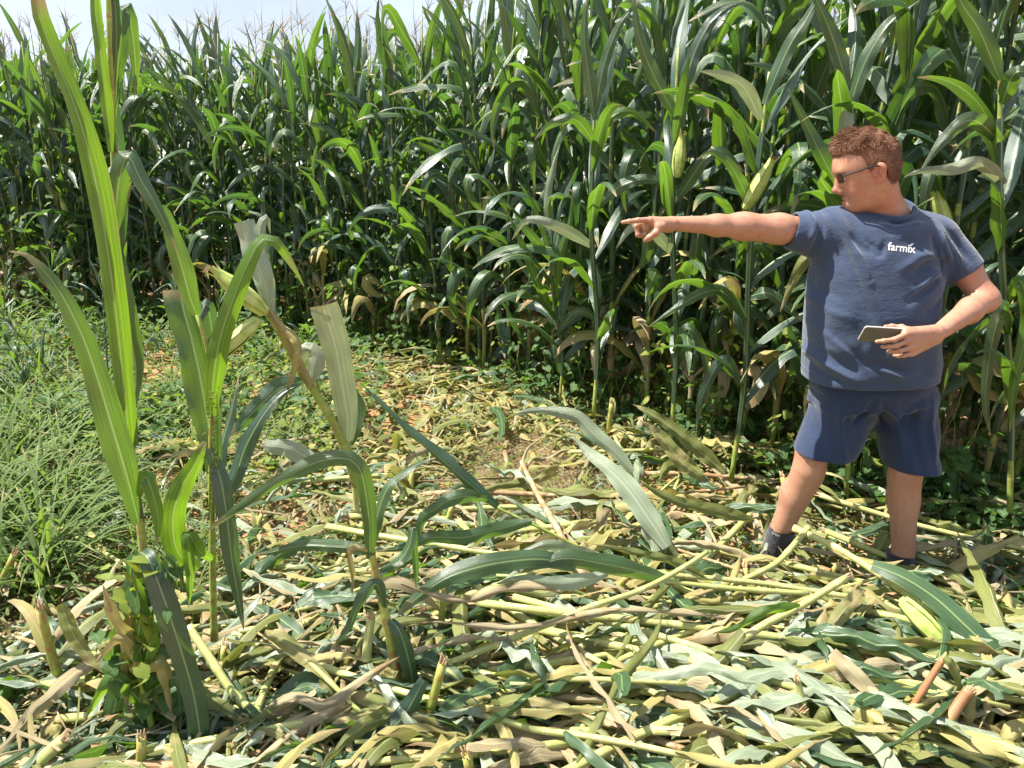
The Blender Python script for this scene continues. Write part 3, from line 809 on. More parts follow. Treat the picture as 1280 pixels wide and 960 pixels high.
# --- socks and shoes
for an, toe, nm in ((anR, toeR, 0), (anL, toeL, 1)):
    xs = np.arange(an[0] - .20, an[0] + .20, .003); ys = np.arange(an[1] - .28, an[1] + .14, .003); zs = np.arange(an[2] - .14, an[2] + .12, .003)
    S = SDF(xs, ys, zs)
    top = P(970, 662, 2.90)[2] if nm == 0 else P(1127, 690, 2.80)[2]
    lg = nrm((knR if nm == 0 else knL) - an)
    S.cone(an + lg * .13 + [0, .004, 0], an + [0, .006, -.03], .0560, .052, .01); S.cone(an + [0, .02, -.045], toe + [0, 0, .0], .041, .034, .03)
    for w in range(0): S.cone(an + [-.05, -.045 + w * .004, .012 - w * .016], an + [.05, -.045 + w * .004, .014 - w * .017], .003, .003, .006)
    S.op((-9, -9, -9), (9, 9, 9), half([an[0], an[1], top], [.02, .1, 1]), 0, 'int', 0)
    so, _ = S.mesh('sock', M['sock'], man, 1)
    S = SDF(xs, ys, zs)
    d = nrm(toe - an - [0, 0, toe[2] - an[2]])
    heel = an + [0, .045, -.070]; tt = toe + [0, 0, .008]
    S.cone(heel, tt + d * .02, .044, .040, .02); S.cone(an + [0, .0, -.045], tt + d * -.02, .050, .040, .03)
    S.cone(heel + [0, .01, .03], heel + [0, .0, -.01], .040, .044, .02)
    S.cone(an + [0, .004, -.03], an + [0, .0, .1], .046, .052, .006, 'sub')
    zb = heel[2] - .026
    S.op((-9, -9, -9), (9, 9, 9), half([0, 0, zb], [0, 0, -1]), 0, 'int', 0)
    sh, _ = S.mesh('shoe', M['shoe'], man, 1)
    S2 = SDF(xs, ys, zs)
    S2.cone(heel, tt + d * .022, .048, .044, .02); S2.op((-9, -9, -9), (9, 9, 9), half([0, 0, zb + .004], [0, 0, 1]), 0, 'int', 0)
    S2.op((-9, -9, -9), (9, 9, 9), half([0, 0, zb - .018], [0, 0, -1]), 0, 'int', 0)
    S2.mesh('sole', M['sole'], sh, 1)
    # square grey panel and strap over the instep
    c = (an * .40 + tt * .60) + [0, 0, .026]; sd = nrm(np.cross(d, [0, 0, 1])); upn = nrm(np.cross(sd, d) + [0, 0, .5] + d * .3)
    if upn[2] < 0: upn = -upn
    mb = MB(); gx, gy = np.meshgrid(np.linspace(-1, 1, 9), np.linspace(-1, 1, 9), indexing='ij')
    pc = c[None, None] + d * (gx[..., None] * .030) + sd * (gy[..., None] * .028) + upn * ((.016 - .014 * gy ** 2 - .006 * gx ** 2 - .012 * (np.maximum(abs(gx), abs(gy)) > .95))[..., None])
    mb.add(pc.reshape(-1, 3), grid_faces(9, 9)); mb.build('instep_panel', M['shoe_patch'], sh)
    if nm == 0: sockR = so
lettering('sock_lettering', 'WTRK', .0125, P(966, 674, 2.84), math.radians(-6), M['sock_print'], sockR, sockR)

# --- hair: cap plus strands
xs = np.arange(1.10, 1.42, .0026); ys = np.arange(2.72, 3.02, .0030); zs = np.arange(1.52, 1.82, .0026)
S = SDF(xs, ys, zs)
S.ell(H(1084.5, 200.5), (.1045, .0815, .1085), .01, ax=HA0)
S.ell(H(1096, 213), (.068, .0765, .072), .03, ax=HA0)
S.ell(H(1062, 186), (.060, .058, .040), .03, ax=HA)
hl = [(1030, 193), (1044, 195), (1053, 189), (1060, 192), (1065, 203), (1074, 208), (1079, 215), (1083, 205), (1089, 198), (1097, 202), (1101, 214), (1103, 226), (1112, 233), (1140, 234)]
hlw = np.array([[(P(a, b, YM - (1090 - a) / 357 * math.tan(YAW)) - H(1088, 200)) @ fwd0, (P(a, b, YM - (1090 - a) / 357 * math.tan(YAW)) - H(1088, 200)) @ up0] for a, b in hl])
def hairline(fc):   # lowest height of hair for a forward coordinate
    return np.interp(-fc, -hlw[:, 0], hlw[:, 1])
X, Y, Z = S.grid((slice(None),) * 3); c0 = H(1088, 200)
fc = (X - c0[0]) * fwd0[0] + (Y - c0[1]) * fwd0[1] + (Z - c0[2]) * fwd0[2]; uc = (X - c0[0]) * up0[0] + (Y - c0[1]) * up0[1] + (Z - c0[2]) * up0[2]
S.F = np.maximum(S.F, ((hairline(fc) - uc) * .8).astype(np.float32))
hair, HV = S.mesh('hair', M['hair'], man, 1)
del S
me = hair.data
nrmls = np.empty(len(me.vertices) * 3, np.float32); me.vertices.foreach_get('normal', nrmls); HN = nrmls.reshape(-1, 3)
rs = np.random.RandomState(11); pick = rs.choice(len(HV), min(len(HV), 15000), replace=False)
mb = MB()
l = HV[pick] - c0; f_ = l @ fwd0; u_ = l @ up0; s_ = l @ side
ok = (u_ > hairline(f_) - .004) & ((l / .075 * HN[pick]).sum(1) > .3)
pick = pick[ok]; f_, u_, s_ = f_[ok], u_[ok], s_[ok]
top = np.clip((u_ - .035) / .06, 0, 1); front = np.clip((f_ - .02) / .07, 0, 1)
clump = np.stack([np.sin(f_ * 140 + s_ * 60), np.sin(s_ * 150 + 2), np.cos(f_ * 110 + u_ * 130)], -1)
D = HN[pick] * (.34 + .02 * top + .45 * front * top)[:, None] + fwd * (.15 + .9 * top)[:, None] + upv * (-.75 * (1 - top) + .12 * top)[:, None] - fwd * (.55 * (1 - top))[:, None] + clump * .22 + rs.normal(0, .09, (len(pick), 3))
D = nrm(D); Ln = (.011 + .020 * top + .014 * front * top) * rs.uniform(.6, 1.25, len(pick))
A0 = HV[pick] - HN[pick] * .002; side_ = nrm(np.cross(D, HN[pick] + rs.normal(0, .3, (len(pick), 3))))
w = rs.uniform(.0006, .0011, len(pick))[:, None]
mid = A0 + D * (Ln * .55)[:, None] + HN[pick] * (.12 * Ln)[:, None]; end = A0 + D * Ln[:, None] - HN[pick] * (.04 * Ln)[:, None] + upv * (-.1 * Ln * (1 - top))[:, None]
Vv = np.stack([A0 - side_ * w, A0 + side_ * w, mid + side_ * w * .8, mid - side_ * w * .8, end], 1).reshape(-1, 3)
b = np.arange(len(pick))[:, None] * 5
Fq = np.concatenate([b + [0, 1, 2, 3], b + [3, 2, 4, 4]])
mb.add(Vv, Fq); mb.build('hair_strands', M['hair'], hair)
# eyebrow strands
mb = MB()
for s in (-1, 1):
    for i in range(160):
        q = rs.rand(); p = H(1045.5 + q * 7.5, 214.2 - 1.2 * math.sin(q * 3) + rs.uniform(-1.2, 1.2), (.016 + q * .036) * s) + fwd * .011
        dd = nrm(-fwd * .4 + side * s * .8 + upv * .35 + rs.normal(0, .2, 3)); sd = nrm(np.cross(dd, fwd)) * .0006
        mb.add([p - sd, p + sd, p + dd * .008], [[0, 1, 2, 2]])
mb.build('eyebrows', M['hair'], man)
# eyes
def ball(c, r, sc=(1, 1, 1), ax=np.eye(3), n=16, m=12):
    th = np.linspace(0, np.pi, m)[:, None]; ph = np.linspace(0, 2 * np.pi, n, endpoint=False)[None]
    Q = np.stack([np.sin(th) * np.cos(ph), np.sin(th) * np.sin(ph), np.cos(th) + 0 * ph], -1).reshape(-1, 3) * np.array(sc) * r
    return np.asarray(c) + Q @ np.asarray(ax), grid_faces(m, n, True)
for s in (-1, 1):
    c = H(1054.2, 222.4, .034 * s)
    e = MB().add(*ball(c, .0118)).build('eye', M['eye'], man)
    MB().add(*ball(c + fwd * .0068, .0060)).build('iris', M['iris'], e)

# --- spectacles
gl = link('spectacles', None, man)
gc = H(1045.5, 222) + fwd * .004
def rimloop(s, w=.0265, h=.0165, n=28):
    th = np.arange(n) / n * 2 * np.pi
    cx = np.sign(np.cos(th)) * np.abs(np.cos(th)) ** .55 * w; cy = np.sign(np.sin(th)) * np.abs(np.sin(th)) ** .65 * h
    bow = -np.abs(cx + s * .034) ** 1.6 * 1.1
    return gc + side * (s * .034 + cx)[:, None] + upv * cy[:, None] + fwd * bow[:, None]
for s in (-1, 1):
    L_ = rimloop(s); L2 = np.vstack([L_, L_[:2]])
    mb = MB(); mb.add(*tube(L2, .0011, 6)); mb.add(*tube(L_[2:13], .0018, 6)); mb.build('rim', M['frame'], gl)
    cc = L_.mean(0); V = np.vstack([L_, [cc + fwd * .001]]); n = len(L_)
    MB().add(V, [[i, (i + 1) % n, n, n] for i in range(n)]).build('lens', M['lens'], gl)
    hinge = gc + side * s * .0640 + upv * .008 - fwd * .014
    earp = H(1083, 206, .0845 * s)
    tp = catmull([hinge + fwd * .006 - side * s * .003, hinge, (hinge * .5 + earp * .5) + side * s * .005, earp, earp - fwd * .018 - upv * .006], 16)
    V, F, UV = tube(tp, .0028, 6); MB().add(V, F, UV).build('temple_arm', M['frame'], gl)
mb = MB(); mb.add(*tube(catmull([gc + side * -.009 + upv * .004, gc + fwd * .004 + upv * .007, gc + side * .009 + upv * .004], 8), .0014, 6)); mb.build('bridge', M['frame'], gl)

# --- phone, a thing of its own, lying on his fingers
pA, pB = P(1081.5, 407.5, 2.562), P(1134, 410.5, 2.562)
ex = nrm(pB - pA); pd = nrm([0.45, .62, -1.0]); pd = nrm(pd - ex * (pd @ ex)); pn = np.cross(ex, pd)
if pn[1] > 0: pn = -pn         # back of the phone looks at the camera
pc = pA + ex * .075 + pd * .036
phone = thing('phone', 'dark grey phone held sideways in the man\'s hand', 'phone', pc)
def slab(w, h, t, r, off, name, mat, parent, n=6):
    pts = []
    for cx, cy, a0 in ((w - r, h - r, 0), (-w + r, h - r, 90), (-w + r, -h + r, 180), (w - r, -h + r, 270)):
        for k in range(n + 1):
            a = math.radians(a0 + 90 * k / n); pts.append((cx + r * math.cos(a), cy + r * math.sin(a)))
    pts = np.array(pts); rings = []
    for z, ins in ((-t, .0018), (-t * .6, .0003), (0, 0), (t * .6, .0003), (t, .0018)):
        q = pts * (1 - ins / h); rings.append(ex * q[:, :1] + pd * q[:, 1:2] + pn * (z + off))
    m = len(pts); V = np.vstack(rings); F = grid_faces(5, m, True)
    V = np.vstack([V, pn * (-t + off), pn * (t + off)]); b = 5 * m
    j = np.arange(m); j2 = (j + 1) % m
    F = np.vstack([F, np.stack([np.full(m, b), j2, j, j], -1), np.stack([np.full(m, b + 1), 4 * m + j, 4 * m + j2, 4 * m + j2], -1)])
    return MB().add(V, F).build(name, mat, parent, smooth=False)
slab(.075, .036, .0034, .009, 0, 'casing', M['phone_edge'], phone)
slab(.0735, .0345, .0006, .008, .0036, 'back_cover', M['phone_back'], phone)
slab(.0725, .0335, .0006, .008, -.0036, 'screen', M['phone_glass'], phone)
# ------------------------------------------------------------------ ground
def gh(x, y):
    """gentle unevenness of the field"""
    return (.018 * np.sin(2.1 * x + .7) * np.cos(1.7 * y) + .012 * np.sin(5.3 * x - 1.1 * y) + .008 * np.sin(9.1 * y + 3.7 * x)) * (np.hypot(x, y - 3) < 30)
def axis(lo, hi, far, step):
    core = np.arange(lo, hi, step); out = [core]
    g = np.geomspace(step, far, 26)
    return np.concatenate([lo - np.cumsum(g)[::-1], core, hi + np.cumsum(g)])
gx = axis(-4.5, 4, 500, .045); gy = axis(1.2, 8, 500, .045)
GX, GY = np.meshgrid(gx, gy, indexing='ij')
rs = np.random.RandomState(5)
GZ = gh(GX, GY) + (rs.rand(*GX.shape) - .5) * .012 * (np.hypot(GX, GY - 3) < 12) - .012
MB().add(np.stack([GX, GY, GZ], -1).reshape(-1, 3), grid_faces(len(gx), len(gy))[:, ::-1]).build('ground', M['soil'])
bpy.data.objects['ground']['kind'] = 'structure'

# ------------------------------------------------------------------ maize plants
def stalk_path(rng, h, lean=0.05):
    n = 9; a = rng.uniform(0, 6.28)
    z = np.linspace(0, h, n); q = (z / h) ** 1.8 * h * lean
    return np.stack([q * math.cos(a) + .006 * np.sin(z * 9 + a), q * math.sin(a) + .006 * np.cos(z * 8), z], -1)

def plant_geo(seed, h, nleaf, near=True, wl=.041, lo=.15, upright=1.0):
    """returns parts: list of (name, meshbuilder, material)"""
    rng = random.Random(seed); parts = []
    C = stalk_path(rng, h); rad = np.interp(C[:, 2], [0, h * .5, h], [.0125, .0098, .0035])
    parts.append(('stalk', MB().add(*tube(C, rad * 1.12, 7 if near else 5)), M['stalk']))
    az0 = rng.uniform(0, math.pi); k = 0
    for i in range(nleaf):
        f = lo + (1 - lo) * (i + rng.uniform(-.2, .2)) / nleaf; f = min(max(f, .03), .99); z = f * h * .93
        p = np.array([np.interp(z, C[:, 2], C[:, 0]), np.interp(z, C[:, 2], C[:, 1]), z])
        az = az0 + math.pi * (i % 2) + rng.uniform(-.8, .8)
        up = max(0, (f - .5) / .5)
        th0 = math.radians(rng.uniform(36, 68) + 24 * up * upright)
        droop = rng.uniform(.5, 2.4) * (1 - .80 * up * upright)
        L = rng.uniform(.55, .80) * (1 - .25 * abs(f - .5)) * (0.85 if f > .9 else 1)
        kink = (rng.uniform(.25, .65), rng.uniform(.9, 2.1)) if rng.random() < .48 * (1 - .55 * up) else None
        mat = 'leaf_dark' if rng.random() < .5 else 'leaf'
        if f < .26 and rng.random() < .55: mat = 'leaf_yellow'; droop = rng.uniform(1.9, 2.5)
        if f < .22 and rng.random() < .3: mat = 'leaf_dry'
        w = wl * rng.uniform(.85, 1.25) * (1 - .15 * up)
        if near:
            mb = MB()
            # sheath wrapping the stalk below the blade
            zs_ = np.linspace(max(z - .13, 0), z, 5)
            SC_ = np.stack([np.interp(zs_, C[:, 2], C[:, 0]), np.interp(zs_, C[:, 2], C[:, 1]), zs_], -1)
            mb.add(*tube(SC_, np.interp(z, C[:, 2], rad) * np.array([1.12, 1.22, 1.3, 1.4, 1.5]), 7, cap=False))
            mb.add(*maize_leaf(rng, p, az, th0, L, w, droop, rng.uniform(-2.4, 2.4), rng.uniform(-.9, .9), kink, 14, 5, i + 1))
            parts.append(('leaf', mb, M[mat]))
        else:
            parts.append(('leaf', MB().add(*maize_leaf(rng, p, az, th0, L, w, droop, rng.uniform(-1.6, 1.6), rng.uniform(-.6, .6), kink, 9, 3, i + 1)), M[mat]))
    # tassel
    mb = MB(); top = C[-1]; tl = rng.uniform(.20, .30)
    mb.add(*tube([top - [0, 0, .05], top + [0, 0, tl * .5], top + [.01, .01, tl]], [.0028, .0022, .0010], 4))
    for j in range(rng.randint(4, 8)):
        a = rng.uniform(0, 6.28); e = rng.uniform(.5, 1.2); b = top + np.array([0, 0, tl * rng.uniform(.05, .35)]); l = tl * rng.uniform(.5, .8)
        d = np.array([math.cos(a) * math.cos(e), math.sin(a) * math.cos(e), math.sin(e)])
        mb.add(*tube([b, b + d * l * .5, b + d * l * .9 - [0, 0, l * .12]], [.0018, .0018, .0008], 4))
    parts.append(('tassel', mb, M['tassel']))
    if rng.random() < .35:
        z = h * rng.uniform(.36, .48); p = np.array([np.interp(z, C[:, 2], C[:, 0]), np.interp(z, C[:, 2], C[:, 1]), z])
        a = az0 + rng.uniform(-.5, .5) + math.pi * rng.randint(0, 1)
        parts += ear_geo(rng, p, np.array([math.cos(a) * .36, math.sin(a) * .36, .93]), rng.uniform(.20, .26), rng.uniform(.024, .030))
    return parts

def ear_geo(rng, p, d, L, r):
    d = nrm(d); C = np.array([p + d * L * t for t in np.linspace(0, 1, 9)])
    rr = r * np.array([.35, .72, .95, 1.0, .98, .88, .70, .46, .20])
    mb = MB().add(*tube(C, rr, 10))
    a = nrm(np.cross(d, [0.3, 0.2, 1])); b = np.cross(d, a)
    for i in range(4):          # overlapping husk leaves with free tips
        t = i * 1.57 + rng.uniform(-.3, .3); s = a * math.cos(t) + b * math.sin(t); q = np.cross(d, s)
        path = np.array([p + d * L * u + s * (r * f_ + .0015 + i * .0004) for u, f_ in ((.02, .40), (.2, .86), (.45, 1.02), (.7, .88), (.92, .50), (1.04 + rng.uniform(0, .12), .45 + rng.uniform(0, .8)))])
        mb.add(*ribbon(catmull(path, 11), np.repeat([q], 11, 0), r * np.array([.7, .85, .95, 1, 1, .95, .85, .65, .45, .25, .06]), -.35, .05, 5))
    sk = MB(); tip = p + d * L * .97
    for i in range(16):
        v = nrm(d + np.array([rng.uniform(-.7, .7), rng.uniform(-.7, .7), rng.uniform(-.6, .3)]))
        sk.add(*tube([tip - d * .01, tip + v * .018, tip + v * .034 - [0, 0, .012]], [.0022, .0018, .0008], 4, cap=False))
    return [('ear', mb, M['husk']), ('silk', sk, M['silk'])]

def bake(parts):
    """turn parts into shared mesh data; silk becomes a sub-part of its ear"""
    return [(n, mb.mesh(n, m)) for n, mb, m in parts]
def place(meshes, name, label, cat, group, loc, rz=0, sc=1.0, tilt=(0, 0)):
    r = thing(name, label, cat, loc, group)
    r.rotation_euler = (tilt[0], tilt[1], rz); r.scale = (sc, sc, sc)
    ear = None
    for n, me in meshes:
        o = link(n, me, ear if (n == 'silk' and ear is not None) else r)
        if n == 'ear': ear = o
    return r

near_kinds = [bake(plant_geo(100 + i, 2.28 + .07 * (i % 4), 15, True)) for i in range(10)]
far_kinds = [bake(plant_geo(200 + i, 2.26 + .06 * (i % 4), 13, False)) for i in range(8)]
# the field edge seen from the cleared patch, as ground points
EDGE = np.array([(-9.5, 8.3), (-7.5, 7.9), (-5.6, 7.6), (-4.2, 7.35), (-2.9, 7.25), (-1.9, 6.9), (-1.0, 6.35), (-.35, 5.75), (.25, 5.25), (.75, 4.75), (1.15, 4.25), (1.75, 3.75), (2.35, 3.45), (3.4, 3.15)])
def edge_pts(d):
    """the edge moved back into the field by d"""
    T = tangents(EDGE); N = np.stack([-T[:, 1], T[:, 0]], -1)
    E = EDGE + N * d
    return E
def along(E, step, rng, jit):
    seg = np.linalg.norm(np.diff(E, axis=0), axis=1); cum = np.concatenate([[0], np.cumsum(seg)]); q = 0; out = []
    while q < cum[-1]:
        x, y = np.interp(q, cum, E[:, 0]), np.interp(q, cum, E[:, 1]); out.append((x + rng.uniform(-jit, jit), y + rng.uniform(-jit, jit)))
        q += step * rng.uniform(.7, 1.3)
    return out
rng = random.Random(21)
LBL = ['tall green maize plant standing in the front row of the field', 'green maize plant standing just behind the front row', 'maize plant standing in shade deep among the rows']
n_near = n_far = 0
for row, (d, step) in enumerate([(0.0, .155), (.26, .175), (.58, .21), (.98, .25)]):
    for (x, y) in along(edge_pts(d), step, rng, .07):
        if abs(x) > y * .72 + .35: continue
        nearr = row == 0 or (row == 1 and y < 6)
        hs = rng.uniform(.94, 1.10) * float(np.interp(x, [-1.6, .6], [.99, 1.08]))
        if y < 5: hs *= 1.06
        K = rng.choice(near_kinds if nearr else far_kinds)
        place(K, 'maize_plant', LBL[min(row, 2)], 'maize plant', ['front row of standing maize', 'second row of standing maize', 'inner rows of standing maize'][min(row, 2)],
              (x, y, float(gh(x, y)) - .02), rng.uniform(0, 6.28), hs, (rng.uniform(-.06, .06), rng.uniform(-.06, .06)))
        n_near += nearr; n_far += not nearr
print('maize plants', n_near, n_far)
# the rest of the field behind, one mass
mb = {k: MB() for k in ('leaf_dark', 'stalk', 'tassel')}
rs = np.random.RandomState(9); r2 = random.Random(5)
protoF = []
for i in range(5):
    pr = MB(); ps = MB(); pt = MB()
    for n, m_, mt in plant_geo(300 + i, 2.35, 12, False):
        V, F, U = np.concatenate(m_.v), np.concatenate(m_.f), np.concatenate(m_.uv)
        (pr if n == 'leaf' else ps if n in ('stalk', 'ear') else pt).add(V, F, U)
    protoF.append([(np.concatenate(q.v), np.concatenate(q.f), np.concatenate(q.uv)) for q in (pr, ps, pt)])
cnt = 0
for d in np.arange(1.3, 4.7, .36):
    for (x, y) in along(edge_pts(d), .34, r2, .10):
        if abs(x) > y * .75 + .6: continue
        a = r2.uniform(0, 6.28); sc = r2.uniform(.94, 1.08) * float(np.interp(x, [-1.6, .6], [.98, 1.07])); ca, sa = math.cos(a) * sc, math.sin(a) * sc
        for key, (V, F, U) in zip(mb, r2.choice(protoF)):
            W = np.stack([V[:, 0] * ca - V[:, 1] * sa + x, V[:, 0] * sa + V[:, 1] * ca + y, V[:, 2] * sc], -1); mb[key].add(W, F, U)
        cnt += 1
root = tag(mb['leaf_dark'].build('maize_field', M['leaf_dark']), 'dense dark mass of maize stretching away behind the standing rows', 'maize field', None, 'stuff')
mb['stalk'].build('stalks', M['stalk'], root); mb['tassel'].build('tassels', M['tassel'], root)
print('mass', cnt)
# ------------------------------------------------------------------ flattened crop on the cleared patch
EX, EY = EDGE[:, 0], EDGE[:, 1]
def inside(x, y, m=0.0):
    """on the cleared patch in front of the field edge"""
    return y < np.interp(x, EX, EY) - m
def spot_xy(rng, kind='all'):
    while True:
        px, py = rng.uniform(-60, 1340), rng.uniform(395, 1010)
        g = G(px, py); x, y = g[0], g[1]
        if not inside(x, y, -.15): continue
        if kind != 'weed' and rng.random() < .85 * min(1, max(0, (420 - px) / 160)) * min(1, max(0, (660 - py) / 70)): continue      # green weeds grow there instead
        if ((px - 655) / 85) ** 2 + ((py - 605) / 62) ** 2 < 1 and rng.random() < .55: continue
        if 30 < px < 260 and 690 < py < 800 and rng.random() < .7: continue    # the bare earth patch
        if 1080 < px < 1185 and 680 < py < 765: continue
        if 905 < px < 985 and 680 < py < 770: continue          # the shoe stays in sight
        if 600 < px < 715 and 715 < py < 785 and rng.random() < .9: continue
        return x, y, px, py

def lying_leaf(rng, L, w, n=17, cols=7, rough=1.0):
    """a blade dropped on the heap: wavering, half folded, touching the ground in places"""
    u = np.linspace(0, 1, n)
    a = rng.uniform(-.9, .9) * u + rng.uniform(-.35, .35) * np.sin(u * rng.uniform(3, 8))
    D = np.stack([np.cos(a), np.sin(a), 0 * a], -1)
    C = np.concatenate([np.zeros((1, 3)), np.cumsum(D[1:] * (L / (n - 1)), 0)])
    C[:, 2] = .012 + rough * (rng.uniform(.0, .05) * np.sin(u * 3.14) + rng.uniform(0, .018) * (1 + np.sin(u * rng.uniform(6, 16) + rng.uniform(0, 6))))
    C[:, :2] -= C[n // 2, :2]
    S = np.stack([-np.sin(a), np.cos(a), 0 * a], -1); r = rng.uniform(-.9, .9) + rng.uniform(-1.3, 1.3) * u + rng.uniform(-.5, .5) * np.sin(u * 7)
    S = S * np.cos(r)[:, None] + np.array([0, 0, 1.0]) * np.sin(r)[:, None]
    W = wprof(u, w) * (1 - .3 * rng.random() * np.sin(u * 5) ** 2)
    V, F, UV = ribbon(C, S, W, rng.uniform(.1, 1.1), rng.uniform(.15, .7), cols, rng.randint(1, 60), rng.uniform(0, 6), rng.uniform(10, 34), u)
    k1, k2 = rng.uniform(25, 70), rng.uniform(0, 6); V[:, 2] += w * .16 * (np.sin(V[:, 0] * k1 + V[:, 1] * k1 * 1.7 + k2) + np.sin(V[:, 1] * 160 - V[:, 0] * 40))
    V[:, 2] = np.maximum(V[:, 2], .003 + .2 * np.maximum(V[:, 2], 0))
    if rng.random() < .35:       # torn across
        keep = rng.randint(9, 13); V = V[:keep * cols]; F = F[:(keep - 1) * (cols - 1)]; UV = UV[:keep * cols]
        V[-cols:, :2] += np.array([[rng.uniform(-.02, .02), rng.uniform(-.02, .02)] for _ in range(cols)])
    return V, F, UV

rng = random.Random(77)
kinds = {}
for key, (mat, num, l0, l1, w0, w1) in {'green': ('leaf', 10, .50, .85, .022, .038), 'wilt': ('leaf_wilt', 14, .40, .85, .014, .034), 'pale': ('leaf_pale_glare', 9, .40, .75, .018, .036),
                                'dry': ('leaf_dry', 14, .35, .85, .009, .028), 'yellow': ('leaf_yellow', 6, .3, .6, .014, .028)}.items():
    kinds[key] = [MB().add(*lying_leaf(rng, rng.uniform(l0, l1), rng.uniform(w0, w1))).mesh('fallen_leaf', M[mat]) for _ in range(num)]
LL = {'green': 'fresh green maize leaf lying among the flattened plants', 'wilt': 'dull wilting maize leaf lying on the trampled crop', 'pale': 'pale maize leaf on the ground with silvery sun glare painted in',
      'dry': 'dry tan maize leaf crumpled on the ground', 'yellow': 'yellowing maize leaf lying on the ground'}
LG = {'green': 'fresh green leaves lying on the ground', 'wilt': 'wilting leaves lying on the ground', 'pale': 'pale leaves lying on the ground', 'dry': 'dry tan leaves on the ground', 'yellow': 'yellowing leaves on the ground'}
near_n = 0
for i in range(300):
    x, y, px, py = spot_xy(rng)
    if py < 560 and rng.random() < .3: x, y, px, py = spot_xy(rng)
    q = rng.random()
    k = ('dry' if q < (.38 if px < 760 else .30) else 'wilt' if q < .58 else 'pale' if q < .66 else 'green' if q < .94 else 'yellow')
    o = link('fallen_leaf', rng.choice(kinds[k])); tag(o, LL[k], 'leaf', LG[k])
    o.location = (x, y, float(gh(x, y)) + rng.uniform(.01, .10)); o.rotation_euler = (rng.uniform(-.22, .22), rng.uniform(-.22, .22), rng.uniform(0, 6.28))
    s_ = rng.uniform(.8, 1.15); o.scale = (s_, s_, s_)

# fallen stalks with their own leaves
def fallen_geo(seed):
    rng = random.Random(seed); L = rng.uniform(1.1, 2.1); n = 11; u = np.linspace(0, 1, n)
    C = np.stack([(u - .5) * L, .03 * np.sin(u * 4 + seed), .022 + .035 * np.sin(u * 3 + seed) ** 2], -1)
    if rng.random() < .4: k = n // 2; C[k:, 2] += (u[k:] - u[k]) * rng.uniform(.05, .22); C[k:, 1] += (u[k:] - u[k]) * rng.uniform(-.4, .4)
    rad = np.interp(u, [0, .6, 1], [.0145, .0115, .006]); bl = 1 + .14 * np.exp(-(((u * L / .17) % 1 - .5) / .12) ** 2)
    mat = M['stalk_fallen'] if rng.random() < .72 else M['stalk_dry']
    parts = [('stalk', MB().add(*tube(C, rad * bl, 9)), mat)]
    for e in (0, -1):
        d = nrm(C[0] - C[1]) if e == 0 else nrm(C[-1] - C[-2])
        if e == 0:
            mb = MB()
            for j in range(5): mb.add(*tube([C[0] - d * .02 + [0, .007 * math.cos(j * 1.3), .007 * math.sin(j * 1.3)], C[0] + d * rng.uniform(.012, .04) + [0, .010 * math.cos(j * 1.3), .010 * math.sin(j * 1.3)]], [.004, .0015], 5))
            parts.append(('torn_end', mb, M['pith']))
    for i in range(rng.randint(3, 6)):
        f = rng.uniform(.15, .97); p = np.array([np.interp(f, u, C[:, j]) for j in range(3)]); L2 = rng.uniform(.35, .7)
        a = rng.uniform(-.9, .9) + (math.pi if rng.random() < .2 else 0); V, F, UV = lying_leaf(rng, L2, rng.uniform(.024, .042))
        V = V - V[:7].mean(0) + [0, 0, .01]; ca, sa = math.cos(a), math.sin(a)
        V = np.stack([V[:, 0] * ca - V[:, 1] * sa, V[:, 0] * sa + V[:, 1] * ca, V[:, 2] + .02 * np.minimum(1, np.hypot(V[:, 0], V[:, 1]) * 4)], -1) + p
        V[:, 2] = np.maximum(V[:, 2], .004)
        parts.append(('leaf', MB().add(V, F, UV), M[rng.choice(['leaf', 'leaf_wilt', 'leaf_wilt', 'leaf_pale_glare', 'leaf_dry', 'leaf_yellow'])]))
    return parts, mat is M['stalk_dry']
fk = []
for i in range(14):
    p_, dry_ = fallen_geo(500 + i); fk.append((bake(p_), dry_))
rng = random.Random(8)
for i in range(138):
    x, y, px, py = spot_xy(rng)
    while i > 64 and not (px > 560 and 640 < py < 990 and not (880 < px < 1220 and py < 765)): x, y, px, py = spot_xy(rng)
    ms_, dry_ = rng.choice(fk)
    a = rng.gauss(.25, .5) if rng.random() < .6 else rng.uniform(0, 3.14)
    if px > 850 and rng.random() < .5: a = rng.gauss(-.5, .3)
    a += math.pi * rng.randint(0, 1)
    r_ = place(ms_, 'fallen_maize_plant', 'dry straw coloured maize plant lying on the ground' if dry_ else 'flattened maize plant with yellow-green stalk lying on the ground', 'maize plant', 'dry flattened maize plants' if dry_ else 'green flattened maize plants',
              (x, y, float(gh(x, y)) + rng.uniform(.0, .06) + (.03 if i > 64 else 0)), a, rng.uniform(.75, 1.05), (rng.uniform(-.3, .3), rng.uniform(-.08, .08)))

# long plants swept from the centre towards the lower right, on top of the heap
rng = random.Random(55)
for i in range(20):
    px, py = rng.uniform(600, 1290), rng.uniform(700, 960)
    if 880 < px < 1200 and py < 790: py += 110
    g = G(px, py, .08); ms_, dry_ = rng.choice([k_ for k_ in fk if not k_[1]])
    place(ms_, 'fallen_maize_plant', 'long flattened plant on top of the heap, swept towards the lower right', 'maize plant', 'long plants swept towards the lower right', (g[0], g[1], .085 + rng.uniform(0, .04)), rng.gauss(-.55, .22) if rng.random() < .65 else rng.gauss(.5, .2), rng.uniform(.85, 1.1), (rng.uniform(-.3, .3), rng.uniform(-.05, .05)))
